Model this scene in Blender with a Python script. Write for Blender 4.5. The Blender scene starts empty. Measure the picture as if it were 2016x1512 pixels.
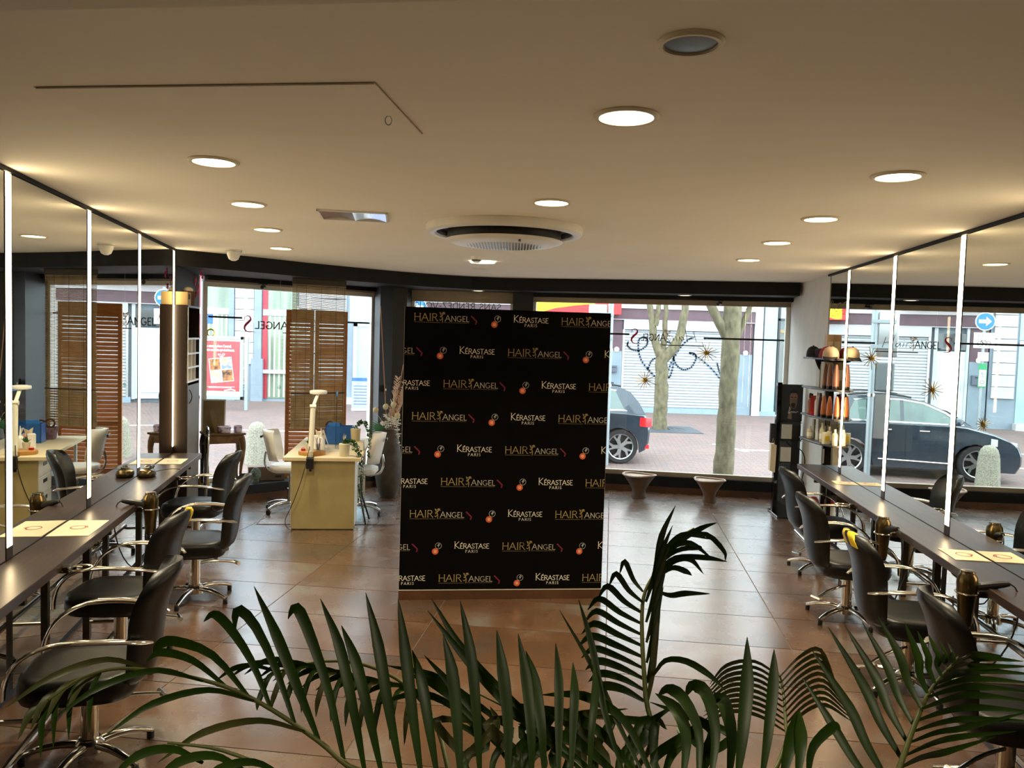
import bpy, bmesh, math, random
from mathutils import Matrix, Vector
random.seed(7)
R = math.radians
SC = bpy.context.scene
COL = SC.collection

# ------------------------------------------------------------------ camera
HCAM = 1.95
def cam_axes(pitch, roll):
    f = Vector((0, math.cos(pitch), math.sin(pitch)))
    u0 = Vector((0, -math.sin(pitch), math.cos(pitch))); r0 = Vector((1, 0, 0))
    r = math.cos(roll) * r0 + math.sin(roll) * u0
    u = -math.sin(roll) * r0 + math.cos(roll) * u0
    return r, u, f
CR, CU, CF = cam_axes(R(-3.105), R(1.70))
cd = bpy.data.cameras.new('camera'); cam = bpy.data.objects.new('camera', cd); COL.objects.link(cam)
cd.sensor_width = 36; cd.lens = 1590 / 2016 * 36; cd.clip_start = 0.05; cd.clip_end = 300
cam.matrix_world = Matrix(((CR.x, CU.x, -CF.x, 0), (CR.y, CU.y, -CF.y, 0), (CR.z, CU.z, -CF.z, HCAM), (0, 0, 0, 1)))
SC.camera = cam
def ray_at(px, py, dist):
    """a world point seen at photo position (px, py), dist metres in front of the camera"""
    return Vector((0, 0, HCAM)) + dist * (CF + CR * ((px - 1008) / 1590) - CU * ((py - 756) / 1590))

# ------------------------------------------------------------------ world, exposure
w = bpy.data.worlds.new('overcast_sky'); SC.world = w; w.use_nodes = True
bg = w.node_tree.nodes['Background']; bg.inputs['Color'].default_value = (0.86, 0.93, 1.0, 1); bg.inputs['Strength'].default_value = 6.2
SC.view_settings.view_transform = 'Standard'; SC.view_settings.look = 'None'
SC.view_settings.exposure = 0.36; SC.view_settings.gamma = 1.0; SC.view_settings.use_curve_mapping = False
SC.cycles.max_bounces = 8; SC.cycles.diffuse_bounces = 5; SC.cycles.glossy_bounces = 5
SC.cycles.transparent_max_bounces = 24; SC.cycles.transmission_bounces = 8
SC.cycles.sample_clamp_indirect = 6.0; SC.cycles.caustics_refractive = False; SC.cycles.caustics_reflective = True; SC.cycles.blur_glossy = 1.0
SC.cycles.use_denoising = True

# ------------------------------------------------------------------ helpers
def lin(c):
    if isinstance(c, str):
        c = tuple(int(c[i:i + 2], 16) / 255 for i in (0, 2, 4))
    return tuple((x / 12.92 if x <= 0.04045 else ((x + 0.055) / 1.055) ** 2.4) for x in c) + (1.0,)

MATS = {}
def mat(name, col='808080', rough=0.5, metal=0.0, col2=None, scale=6.0, detail=4.0, stretch=(1, 1, 1), lo=0.35, hi=0.65,
        bump=0.0, bscale=40.0, spec=0.5, emit=None, estr=0.0, coat=0.0, trans=0.0, alpha=1.0, rvar=0.0, coords='Object', sheen=0.0):
    if name in MATS: return MATS[name]
    m = bpy.data.materials.new(name); m.use_nodes = True; MATS[name] = m
    nt = m.node_tree; N = nt.nodes; L = nt.links; b = N['Principled BSDF']
    b.inputs['Base Color'].default_value = lin(col); b.inputs['Roughness'].default_value = rough
    b.inputs['Metallic'].default_value = metal; b.inputs['Specular IOR Level'].default_value = spec
    b.inputs['Coat Weight'].default_value = coat; b.inputs['Transmission Weight'].default_value = trans
    b.inputs['Alpha'].default_value = alpha; b.inputs['Sheen Weight'].default_value = sheen
    if emit: b.inputs['Emission Color'].default_value = lin(emit); b.inputs['Emission Strength'].default_value = estr
    tc = N.new('ShaderNodeTexCoord'); mp = N.new('ShaderNodeMapping'); mp.inputs['Scale'].default_value = stretch
    L.new(tc.outputs[coords], mp.inputs['Vector'])
    if col2 is None:
        l = lin(col); col2c = tuple(x * 0.93 for x in l[:3]) + (1,)
    else: col2c = lin(col2)
    n = N.new('ShaderNodeTexNoise'); n.inputs['Scale'].default_value = scale; n.inputs['Detail'].default_value = detail
    L.new(mp.outputs[0], n.inputs['Vector'])
    r = N.new('ShaderNodeValToRGB'); r.color_ramp.elements[0].position = lo; r.color_ramp.elements[1].position = hi
    r.color_ramp.elements[0].color = lin(col); r.color_ramp.elements[1].color = col2c
    L.new(n.outputs['Fac'], r.inputs['Fac']); L.new(r.outputs['Color'], b.inputs['Base Color'])
    if rvar:
        mr = N.new('ShaderNodeMapRange'); mr.inputs['To Min'].default_value = max(0.02, rough - rvar); mr.inputs['To Max'].default_value = rough + rvar
        L.new(n.outputs['Fac'], mr.inputs['Value']); L.new(mr.outputs[0], b.inputs['Roughness'])
    if bump:
        n2 = N.new('ShaderNodeTexNoise'); n2.inputs['Scale'].default_value = bscale; n2.inputs['Detail'].default_value = 6
        L.new(mp.outputs[0], n2.inputs['Vector'])
        bp = N.new('ShaderNodeBump'); bp.inputs['Strength'].default_value = bump; bp.inputs['Distance'].default_value = 0.01
        L.new(n2.outputs['Fac'], bp.inputs['Height']); L.new(bp.outputs[0], b.inputs['Normal'])
    return m

def glass_mat(name, tint='f4faf8', gloss=1.0, rough=0.0):
    """thin architectural glass: clear with a Fresnel reflection"""
    m = bpy.data.materials.new(name); m.use_nodes = True; nt = m.node_tree; N = nt.nodes; L = nt.links
    N.remove(N['Principled BSDF']); o = N['Material Output']
    t = N.new('ShaderNodeBsdfTransparent'); t.inputs['Color'].default_value = lin(tint)
    g = N.new('ShaderNodeBsdfGlossy'); g.inputs['Roughness'].default_value = rough; g.inputs['Color'].default_value = (gloss, gloss, gloss, 1)
    lw = N.new('ShaderNodeLayerWeight'); pw = N.new('ShaderNodeMath'); pw.operation = 'POWER'; pw.inputs[1].default_value = 5.0; L.new(lw.outputs['Facing'], pw.inputs[0])
    f = N.new('ShaderNodeMath'); f.operation = 'MULTIPLY_ADD'; f.inputs[1].default_value = 0.9; f.inputs[2].default_value = 0.035; L.new(pw.outputs[0], f.inputs[0])
    lw.inputs['Blend'].default_value = 0.5
    x = N.new('ShaderNodeMixShader'); L.new(f.outputs[0], x.inputs[0]); L.new(t.outputs[0], x.inputs[1]); L.new(g.outputs[0], x.inputs[2])
    L.new(x.outputs[0], o.inputs['Surface']); MATS[name] = m
    return m

class MB:
    """collects shapes into one mesh; self.m transforms what is added"""
    def __init__(s): s.v = []; s.f = []; s.m = Matrix.Identity(4)
    def at(s, loc=(0, 0, 0), rz=0, rx=0, ry=0):
        s.m = Matrix.Translation(loc) @ Matrix.Rotation(rz, 4, 'Z') @ Matrix.Rotation(ry, 4, 'Y') @ Matrix.Rotation(rx, 4, 'X'); return s
    def add(s, vs, fs):
        o = len(s.v); s.v += [tuple(s.m @ Vector(p)) for p in vs]; s.f += [tuple(o + i for i in f) for f in fs]; return s
    def box(s, x0, x1, y0, y1, z0, z1):
        return s.add([(x0, y0, z0), (x1, y0, z0), (x1, y1, z0), (x0, y1, z0), (x0, y0, z1), (x1, y0, z1), (x1, y1, z1), (x0, y1, z1)],
                     [(0, 3, 2, 1), (4, 5, 6, 7), (0, 1, 5, 4), (1, 2, 6, 5), (2, 3, 7, 6), (3, 0, 4, 7)])
    def prism(s, poly, z0, z1):
        n = len(poly)
        if sum(poly[i][0] * poly[(i + 1) % n][1] - poly[(i + 1) % n][0] * poly[i][1] for i in range(n)) < 0: poly = poly[::-1]
        vs = [(p[0], p[1], z0) for p in poly] + [(p[0], p[1], z1) for p in poly]
        return s.add(vs, [tuple(range(n))[::-1], tuple(range(n, 2 * n))] + [(i, (i + 1) % n, n + (i + 1) % n, n + i) for i in range(n)])
    def prism_xz(s, poly, y0, y1):
        n = len(poly)
        if sum(poly[i][0] * poly[(i + 1) % n][1] - poly[(i + 1) % n][0] * poly[i][1] for i in range(n)) < 0: poly = poly[::-1]
        vs = [(p[0], y0, p[1]) for p in poly] + [(p[0], y1, p[1]) for p in poly]
        return s.add(vs, [tuple(range(n)), tuple(range(n, 2 * n))[::-1]] + [((i + 1) % n, i, n + i, n + (i + 1) % n) for i in range(n)])
    def lathe(s, prof, n=24, c=(0, 0, 0), sx=1, sy=1, caps=True):
        vs = []; fs = []
        for r, z in prof:
            for k in range(n):
                a = 2 * math.pi * k / n; vs.append((c[0] + r * sx * math.cos(a), c[1] + r * sy * math.sin(a), c[2] + z))
        for i in range(len(prof) - 1):
            for k in range(n):
                fs.append((i * n + k, i * n + (k + 1) % n, (i + 1) * n + (k + 1) % n, (i + 1) * n + k))
        if caps:
            if prof[0][0] > 1e-5: fs.append(tuple(range(n))[::-1])
            if prof[-1][0] > 1e-5: fs.append(tuple(range((len(prof) - 1) * n, len(prof) * n)))
        return s.add(vs, fs)
    def tube(s, path, r, n=8, flat=1.0, closed=False):
        P = [Vector(p) for p in path]; k = len(P); vs = []; fs = []
        rr = r if isinstance(r, (list, tuple)) else [r] * k
        prev = None
        for i in range(k):
            if closed: t = P[(i + 1) % k] - P[i - 1]
            else: t = P[min(i + 1, k - 1)] - P[max(i - 1, 0)]
            t.normalize()
            if prev is None:
                up = Vector((0, 0, 1)) if abs(t.z) < 0.95 else Vector((0, 1, 0))
                a = t.cross(up).normalized()
            else: a = (prev - t * prev.dot(t)).normalized()
            prev = a; b = t.cross(a)
            for j in range(n):
                th = 2 * math.pi * j / n; vs.append(tuple(P[i] + a * (rr[i] * math.cos(th)) + b * (rr[i] * flat * math.sin(th))))
        for i in range(k if closed else k - 1):
            i2 = (i + 1) % k
            for j in range(n): fs.append((i * n + j, i2 * n + j, i2 * n + (j + 1) % n, i * n + (j + 1) % n))
        if not closed: fs.append(tuple(range(n))); fs.append(tuple(range((k - 1) * n, k * n))[::-1])
        return s.add(vs, fs)
    def ball(s, c, r, n=12, m=8):
        rx, ry, rz = r if isinstance(r, (list, tuple)) else (r, r, r)
        prof = [(math.sin(math.pi * i / m), -math.cos(math.pi * i / m)) for i in range(m + 1)]
        vs = []; fs = []
        for q, z in prof:
            for k in range(n):
                a = 2 * math.pi * k / n; vs.append((c[0] + rx * q * math.cos(a), c[1] + ry * q * math.sin(a), c[2] + rz * z))
        for i in range(m):
            for k in range(n): fs.append((i * n + k, i * n + (k + 1) % n, (i + 1) * n + (k + 1) % n, (i + 1) * n + k))
        return s.add(vs, fs)
    def cushion(s, c, sx, sy, prof, e=4.0, n=32):
        """stack of super-ellipses: prof = [(scale, z)]"""
        vs = []; fs = []
        for q, z in prof:
            for k in range(n):
                a = 2 * math.pi * k / n; ca, sa = math.cos(a), math.sin(a)
                vs.append((c[0] + sx * q * math.copysign(abs(ca) ** (2 / e), ca), c[1] + sy * q * math.copysign(abs(sa) ** (2 / e), sa), c[2] + z))
        for i in range(len(prof) - 1):
            for k in range(n): fs.append((i * n + k, i * n + (k + 1) % n, (i + 1) * n + (k + 1) % n, (i + 1) * n + k))
        fs.append(tuple(range(n))[::-1]); fs.append(tuple(range((len(prof) - 1) * n, len(prof) * n)))
        return s.add(vs, fs)
    def shell(s, fn, nu, nv, t=None):
        """grid surface fn(u,v)->(front, back) closed into a solid; u,v in 0..1"""
        vs = []; fs = []; st = (nu + 1) * (nv + 1)
        A = []; B = []
        for j in range(nv + 1):
            for i in range(nu + 1):
                a, b = fn(i / nu, j / nv); A.append(a); B.append(b)
        vs = A + B
        I = lambda i, j: j * (nu + 1) + i
        for j in range(nv):
            for i in range(nu):
                fs.append((I(i, j), I(i + 1, j), I(i + 1, j + 1), I(i, j + 1)))
                fs.append((st + I(i, j), st + I(i, j + 1), st + I(i + 1, j + 1), st + I(i + 1, j)))
        for i in range(nu):
            fs.append((I(i + 1, 0), I(i, 0), st + I(i, 0), st + I(i + 1, 0))); fs.append((I(i, nv), I(i + 1, nv), st + I(i + 1, nv), st + I(i, nv)))
        for j in range(nv):
            fs.append((I(0, j), I(0, j + 1), st + I(0, j + 1), st + I(0, j))); fs.append((I(nu, j + 1), I(nu, j), st + I(nu, j), st + I(nu, j + 1)))
        return s.add(vs, fs)
    def build(s, name, m, parent=None, bevel=0.0, smooth=True, angle=35, loc=None, rz=0.0, seg=1):
        me = bpy.data.meshes.new(name); me.from_pydata(s.v, [], s.f)
        if bevel:
            bm = bmesh.new(); bm.from_mesh(me)
            ed = [e for e in bm.edges if len(e.link_faces) == 2 and e.calc_face_angle(0) > R(40)]
            bmesh.ops.bevel(bm, geom=ed, offset=bevel, segments=seg, affect='EDGES', profile=0.6, clamp_overlap=True)
            bm.to_mesh(me); bm.free()
        if smooth:
            me.shade_smooth(); me.set_sharp_from_angle(angle=R(angle))
        me.materials.append(MATS[m] if isinstance(m, str) else m)
        return link(name, me, parent, loc, rz)

def link(name, me, parent=None, loc=None, rz=0.0):
    o = bpy.data.objects.new(name, me); COL.objects.link(o)
    if parent is not None: o.parent = parent
    if loc is not None: o.location = loc
    if rz: o.rotation_euler = (0, 0, rz)
    return o
def tag(o, label, cat, group=None):
    o['label'] = label; o['category'] = cat
    if group: o['group'] = group
    return o
def thing(name, label, cat, loc=(0, 0, 0), rz=0.0, group=None):
    o = bpy.data.objects.new(name, None); COL.objects.link(o); o.location = loc; o.rotation_euler = (0, 0, rz)
    o.empty_display_size = 0.1
    return tag(o, label, cat, group)
def struct(name, loc=(0, 0, 0), rz=0.0):
    o = bpy.data.objects.new(name, None); COL.objects.link(o); o.location = loc; o.rotation_euler = (0, 0, rz); o['kind'] = 'structure'
    return o
def S(o): o['kind'] = 'structure'; return o
def copy_tree(o, parent=None):
    c = o.copy(); COL.objects.link(c); c.parent = parent
    for ch in list(o.children): copy_tree(ch, c)
    return c
def dup(root, loc, rz, label, group=None):
    c = copy_tree(root); c.location = loc; c.rotation_euler = (0, 0, rz); c['label'] = label
    if group: c['group'] = group
    return c
def bez(p0, p1, p2, p3, n=10):
    out = []
    for i in range(n + 1):
        t = i / n; a = (1 - t) ** 3; b = 3 * t * (1 - t) ** 2; c = 3 * t * t * (1 - t); d = t ** 3
        out.append(tuple(a * p0[k] + b * p1[k] + c * p2[k] + d * p3[k] for k in range(len(p0))))
    return out
def arc(cx, cy, r, a0, a1, n=8, ry=None):
    ry = r if ry is None else ry
    return [(cx + r * math.cos(R(a0 + (a1 - a0) * i / n)), cy + ry * math.sin(R(a0 + (a1 - a0) * i / n))) for i in range(n + 1)]

# flat strokes: lettering drawn as ribbons in a plane
def ribbon(path, wd):
    out = []
    for i in range(len(path) - 1):
        (x0, y0), (x1, y1) = path[i], path[i + 1]; dx, dy = x1 - x0, y1 - y0; l = math.hypot(dx, dy) or 1
        ex = wd * 0.35; ux, uy = dx / l, dy / l; nx, ny = -uy * wd / 2, ux * wd / 2
        x0 -= ux * ex; y0 -= uy * ex; x1 += ux * ex; y1 += uy * ex
        out.append([(x0 - nx, y0 - ny), (x1 - nx, y1 - ny), (x1 + nx, y1 + ny), (x0 + nx, y0 + ny)])
    return out
GL = {
 'H': (0.78, [[(.08, 0), (.08, 1)], [(.70, 0), (.70, 1)], [(.08, .52), (.70, .52)]]),
 'A': (0.78, [[(0, 0), (.38, 1), (.76, 0)], [(.14, .36), (.62, .36)]]),
 'I': (0.22, [[(.11, 0), (.11, 1)]]),
 'R': (0.66, [[(.08, 0), (.08, 1), (.36, 1)] + arc(.34, .76, .22, 90, -90, 8, .24) + [(.08, .52)], [(.30, .52), (.66, 0)]]),
 'N': (0.80, [[(.08, 0), (.08, 1), (.72, 0), (.72, 1)]]),
 'G': (0.82, [arc(.42, .5, .38, 50, 330, 14, .5) + [(.74, .42), (.52, .42)]]),
 'E': (0.52, [[(.48, 1), (.08, 1), (.08, 0), (.50, 0)], [(.08, .52), (.40, .52)]]),
 'L': (0.52, [[(.08, 1), (.08, 0), (.50, 0)]]),
 'S': (0.50, [arc(.25, .75, .19, 20, 255, 10, .23) + arc(.25, .26, .21, 80, -160, 12, .24)]),
 'K': (0.66, [[(.08, 0), (.08, 1)], [(.58, 1), (.10, .48), (.64, 0)]]),
 'T': (0.62, [[(.31, 0), (.31, 1)], [(0, 1), (.62, 1)]]),
 'P': (0.58, [[(.08, 0), (.08, 1), (.30, 1)] + arc(.30, .75, .22, 90, -90, 8, .25) + [(.08, .5)]]),
 'D': (0.74, [[(.08, 0), (.08, 1), (.28, 1)] + arc(.28, .5, .40, 90, -90, 12, .5) + [(.08, 0)]]),
 'Z': (0.62, [[(.04, 1), (.58, 1), (.02, 0), (.60, 0)]]),
 'V': (0.72, [[(0, 1), (.36, 0), (.72, 1)]]),
 'O': (0.86, [arc(.42, .5, .40, 0, 360, 20, .5)]),
 'U': (0.72, [[(.08, 1), (.08, .32)] + arc(.36, .32, .28, 180, 360, 8, .32) + [(.64, 1)]]),
 '-': (0.40, [[(.05, .42), (.35, .42)]]), ' ': (0.40, []),
}
GL['É'] = (0.52, GL['E'][1] + [[(.22, 1.10), (.40, 1.28)]])
def letters(txt, h, wd, x=0.0, y=0.0, track=0.10, big=None, serif=True):
    """list of quads spelling txt; returns (quads, end x). big: dict index->scale of a larger first letter"""
    q = []
    for i, ch in enumerate(txt):
        k = h * (big or {}).get(i, 1.0); W, paths = GL[ch]
        for p in paths:
            p = [(x + a * k, y + b * k) for a, b in p]; q += ribbon(p, wd)
        if serif and ch in 'HAIRNKTPÉEL':
            for p in paths:
                for (a, b), (c, d) in (((p[0]), (p[1])), ((p[-1]), (p[-2]))):
                    if b in (0, 1) and abs(a - c) < 0.45 and abs(b - d) > 0.3: q += ribbon([(x + (a - .07) * k, y + b * k), (x + (a + .07) * k, y + b * k)], wd * 0.6)
        x += (W + track) * k
    return q, x
def brush(path, widths):
    out = []; n = len(path)
    nrm = []
    for i in range(n):
        (x0, y0), (x1, y1) = path[max(0, i - 1)], path[min(n - 1, i + 1)]; l = math.hypot(x1 - x0, y1 - y0) or 1; nrm.append((-(y1 - y0) / l, (x1 - x0) / l))
    for i in range(n - 1):
        a, b = path[i], path[i + 1]; p_, q_ = nrm[i], nrm[i + 1]; w0, w1 = widths[i] / 2, widths[i + 1] / 2
        out.append([(a[0] - p_[0] * w0, a[1] - p_[1] * w0), (b[0] - q_[0] * w1, b[1] - q_[1] * w1), (b[0] + q_[0] * w1, b[1] + q_[1] * w1), (a[0] + p_[0] * w0, a[1] + p_[1] * w0)])
    return out
def clip_x(quads, x0, x1):
    out = []
    for p in quads:
        for lim, sgn in ((x0, 1), (x1, -1)):
            r = []
            for i in range(len(p)):
                a, b = p[i - 1], p[i]; ia = sgn * (a[0] - lim) >= 0; ib = sgn * (b[0] - lim) >= 0
                if ia != ib:
                    t = (lim - a[0]) / (b[0] - a[0]); r.append((lim, a[1] + t * (b[1] - a[1])))
                if ib: r.append(b)
            p = r
            if len(p) < 3: break
        if len(p) >= 3: out.append(p)
    return out
def flat_obj(name, polys, m, parent, y=0.0, mirror=False, loc=None, rz=0.0):
    """polys in (x, z) laid in the plane y, facing -y"""
    v = []; f = []
    for p in polys:
        o = len(v); v += [((-a if mirror else a), y, b) for a, b in p]
        idx = list(range(o, o + len(p))); f.append(tuple(idx[::-1] if mirror else idx))
    b = MB(); b.v = v; b.f = f
    return b.build(name, m, parent, smooth=False, loc=loc, rz=rz)
def disc(cx, cy, r, n=20): return [(cx + r * math.cos(2 * math.pi * k / n), cy + r * math.sin(2 * math.pi * k / n)) for k in range(n)]
def ringq(cx, cy, r, wd, n=20):
    p = [(cx + r * math.cos(2 * math.pi * k / n), cy + r * math.sin(2 * math.pi * k / n)) for k in range(n + 1)]; return ribbon(p, wd)
def font_obj(name, body, size, m, parent, loc, rz=0.0, mirror=False, bold=0.0, align='CENTER', sx=1.0, tilt=0.0):
    c = bpy.data.curves.new(name, 'FONT'); c.body = body; c.size = size; c.align_x = align; c.offset = bold; c.resolution_u = 3
    t = bpy.data.objects.new(name, c); COL.objects.link(t)
    dg = bpy.context.evaluated_depsgraph_get(); me = bpy.data.meshes.new_from_object(t.evaluated_get(dg)); bpy.data.objects.remove(t)
    me.transform(Matrix.Rotation(tilt, 4, 'Z')); me.transform(Matrix.Rotation(R(90), 4, 'X') @ Matrix.Diagonal((-sx if mirror else sx, 1, 1, 1)))
    me.materials.clear(); me.materials.append(MATS[m]); me.name = name
    return link(name, me, parent, loc, rz)

# station frames: s runs along the mirror wall away from the camera, d out of the wall into the room
AL, AR = R(-11.19), R(7.0)
DL = Vector((math.sin(AL), math.cos(AL), 0)); NL = Vector((DL.y, -DL.x, 0)); L0 = Vector((-2.581, 4.131, 0))
DR = Vector((math.sin(AR), math.cos(AR), 0)); NR = Vector((-DR.y, DR.x, 0)); R0 = Vector((3.236, 7.87, 0))
def PL(s, d, z=0.0): return L0 + s * DL + d * NL + Vector((0, 0, z))
def PR(s, d, z=0.0): return R0 + s * DR + d * NR + Vector((0, 0, z))
ROTL, ROTR = -AL, -AR        # local +y runs along the wall away from the camera; +x is world-right
CEIL = 2.745; STREET = -0.30; FAC = 26.6
# ------------------------------------------------------------------ materials
mat('ceiling_paint', 'f3ede1', 0.85, col2='efe8da', scale=1.2, bump=0.02, bscale=60)
mat('wall_paint', 'd9cfbf', 0.8); mat('wall_white', 'd8d6d0', 0.7); mat('wall_dark', '2a2624', 0.6)
mat('black_paint', '0e0e10', 0.6, col2='121214', spec=0.25); mat('column_paint', '1a1c20', 0.5, col2='16181b', spec=0.4)
mat('frame_beige', '8d7f6c', 0.5, col2='9a8d7a'); mat('frame_white', 'dcdad2', 0.45); mat('frame_dark', '2b2a2c', 0.4)
mat('base_tile', '4a2f20', 0.35, col2='5e3d28', scale=4)
mat('grout', '5a4e44', 0.9)
mat('wenge', '382a25', 0.34, col2='30231f', scale=3, stretch=(30, 1, 30), detail=5, rvar=0.03)
mat('wenge_dark', '2a1c17', 0.35, col2='1d1310', scale=3, stretch=(30, 30, 1), detail=8)
mat('chrome', 'd8d6d2', 0.12, 1.0); mat('chrome_warm', 'cfc8bc', 0.16, 1.0); mat('alu', 'b9bbbd', 0.35, 1.0); mat('steel_grey', '6d7478', 0.45, 0.6)
mat('black_leather', '100f0f', 0.36, col2='151413', scale=20, bump=0.05, bscale=160, spec=0.3)
mat('black_plastic', '151515', 0.4); mat('black_gloss', '0e0e10', 0.08, coat=0.5)
mat('white_plastic', 'eeece6', 0.35); mat('white_leather', 'ebe8e0', 0.4, bump=0.03, bscale=120)
mat('cream', 'e2d9bf', 0.5); mat('paper', 'e9dcc0', 0.7, col2='e0d0b0'); mat('paper_red', 'c04a3a', 0.7)
mat('tape_yellow', 'e8c520', 0.5); mat('tape_black', '101010', 0.5)
mat('gold', 'b08a2c', 0.3, 1.0); mat('gold_print', 'b39c62', 0.6); mat('cream_print', 'fdf4e2', 0.6); mat('red_print', 'c0183a', 0.6)
mat('magenta_print', '701434', 0.6); mat('orange_print', 'e0632e', 0.6); mat('grey_print', 'c2baac', 0.6); mat('black_print', '101012', 0.6); mat('white_print', 'f5f5f3', 0.6)
mat('grey_vinyl', '6f7b80', 0.6)
mat('bronze', '6b5a3a', 0.28, 0.9, col2='4a3f2a', scale=10)
mat('gunmetal', '4e4a40', 0.3, 0.85)
glass_mat('window_glass', 'f3f8f7'); glass_mat('clear_plexi', 'e6eef4', 0.9); glass_mat('shelf_glass', 'd8e4e0', 0.9)

def mirror_mat():
    m = bpy.data.materials.new('mirror_silver'); m.use_nodes = True; b = m.node_tree.nodes['Principled BSDF']
    b.inputs['Base Color'].default_value = (0.80, 0.82, 0.78, 1); b.inputs['Metallic'].default_value = 1; b.inputs['Roughness'].default_value = 0.0
    MATS['mirror_silver'] = m
mirror_mat()
def emit_mat(name, col, s):
    m = bpy.data.materials.new(name); m.use_nodes = True; b = m.node_tree.nodes['Principled BSDF']
    b.inputs['Base Color'].default_value = lin(col); b.inputs['Emission Color'].default_value = lin(col); b.inputs['Emission Strength'].default_value = s
    MATS[name] = m
emit_mat('tube_light', 'ffe4b4', 13.5); emit_mat('lamp_disc', 'fff1cf', 7.0); emit_mat('small_lamp', 'ffe8b8', 4.0)

def tile_mat():
    m = bpy.data.materials.new('rust_tile'); m.use_nodes = True; nt = m.node_tree; N = nt.nodes; L = nt.links; b = N['Principled BSDF']
    g = N.new('ShaderNodeNewGeometry'); oi = N.new('ShaderNodeObjectInfo')
    ad = N.new('ShaderNodeVectorMath'); ad.operation = 'MULTIPLY_ADD'; ad.inputs[1].default_value = (1, 1, 1)
    cm = N.new('ShaderNodeCombineXYZ'); mu = N.new('ShaderNodeMath'); mu.operation = 'MULTIPLY'; mu.inputs[1].default_value = 37.0
    L.new(oi.outputs['Random'], mu.inputs[0]); L.new(mu.outputs[0], cm.inputs['Z']); L.new(g.outputs['Position'], ad.inputs[0]); L.new(cm.outputs[0], ad.inputs[2])
    n1 = N.new('ShaderNodeTexNoise'); n1.inputs['Scale'].default_value = 1.5; n1.inputs['Detail'].default_value = 8; n1.inputs['Roughness'].default_value = 0.52; n1.inputs['Distortion'].default_value = 0.3
    L.new(ad.outputs[0], n1.inputs['Vector'])
    r = N.new('ShaderNodeValToRGB'); e = r.color_ramp.elements; e[0].position = 0.30; e[0].color = lin('463c34'); e[1].position = 0.72; e[1].color = lin('6f6a64')
    k = e.new(0.46); k.color = lin('573d2a'); k = e.new(0.58); k.color = lin('634a38')
    L.new(n1.outputs['Fac'], r.inputs['Fac']); L.new(r.outputs[0], b.inputs['Base Color'])
    n2 = N.new('ShaderNodeTexNoise'); n2.inputs['Scale'].default_value = 5; n2.inputs['Detail'].default_value = 6; L.new(ad.outputs[0], n2.inputs['Vector'])
    mr = N.new('ShaderNodeMapRange'); mr.inputs['To Min'].default_value = 0.17; mr.inputs['To Max'].default_value = 0.36; L.new(n2.outputs['Fac'], mr.inputs['Value']); L.new(mr.outputs[0], b.inputs['Roughness'])
    bp = N.new('ShaderNodeBump'); bp.inputs['Strength'].default_value = 0.05; bp.inputs['Distance'].default_value = 0.004; L.new(n2.outputs['Fac'], bp.inputs['Height']); L.new(bp.outputs[0], b.inputs['Normal'])
    b.inputs['Specular IOR Level'].default_value = 1.0; b.inputs['Coat Weight'].default_value = 0.7; b.inputs['Coat Roughness'].default_value = 0.2; MATS['rust_tile'] = m
tile_mat()

# ------------------------------------------------------------------ room shell
WR0 = Vector((0.25, 10.973, 0)); WR1 = Vector((3.553, 10.447, 0)); WL0 = Vector((-3.618, 9.375, 0)); WL1 = Vector((-1.893, 10.874, 0))
ROOM = [(-1.269, -2.5), (1.962, -2.5), (3.553, 10.447), (0.25, 10.973), (0.0, 11.01), (-1.49, 11.05), (-1.893, 10.874), (-3.618, 9.375)]
def clip_poly(sub, clip):
    out = sub
    for i in range(len(clip)):
        a, b = clip[i], clip[(i + 1) % len(clip)]; inp = out; out = []
        side = lambda p: (b[0] - a[0]) * (p[1] - a[1]) - (b[1] - a[1]) * (p[0] - a[0])
        for j in range(len(inp)):
            p, q = inp[j - 1], inp[j]; sp, sq = side(p), side(q)
            if (sp >= 0) != (sq >= 0):
                t = sp / (sp - sq); out.append((p[0] + t * (q[0] - p[0]), p[1] + t * (q[1] - p[1])))
            if sq >= 0: out.append(q)
        if len(out) < 3: return []
    return out
floor = S(MB().prism(ROOM, -0.12, -0.003).build('floor', 'grout', smooth=False))
aF = R(6.97); e1 = (math.sin(aF), math.cos(aF)); e2 = (e1[1], -e1[0])
TW, TD, GAP = 1.199, 0.607, 0.008
full = None
for i in range(-5, 6):
    for j in range(-14, 20):
        u0 = 0.03 + i * TW; v0 = 4.727 + j * TD
        loc = [(u0 + GAP / 2, v0 + GAP / 2), (u0 + TW - GAP / 2, v0 + GAP / 2), (u0 + TW - GAP / 2, v0 + TD - GAP / 2), (u0 + GAP / 2, v0 + TD - GAP / 2)]
        wp = [(u * e2[0] + v * e1[0], u * e2[1] + v * e1[1]) for u, v in loc]
        if max(p[1] for p in wp) < -1.2: continue
        cp = clip_poly(wp, ROOM)
        if len(cp) < 3: continue
        area = abs(sum(cp[k - 1][0] * cp[k][1] - cp[k][0] * cp[k - 1][1] for k in range(len(cp)))) / 2
        if area < 0.004: continue
        if area > TW * TD * 0.985:
            if full is None:
                full = MB().box(GAP / 2, TW - GAP / 2, GAP / 2, TD - GAP / 2, -0.008, 0).build('tile', 'rust_tile', floor, smooth=False); t = full
            else: t = link('tile', full.data, floor)
            t.location = (u0 * e2[0] + v0 * e1[0], u0 * e2[1] + v0 * e1[1], 0); t.rotation_euler = (0, 0, -aF)
        else: MB().prism(cp, -0.008, 0).build('tile', 'rust_tile', floor, smooth=False)

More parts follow.
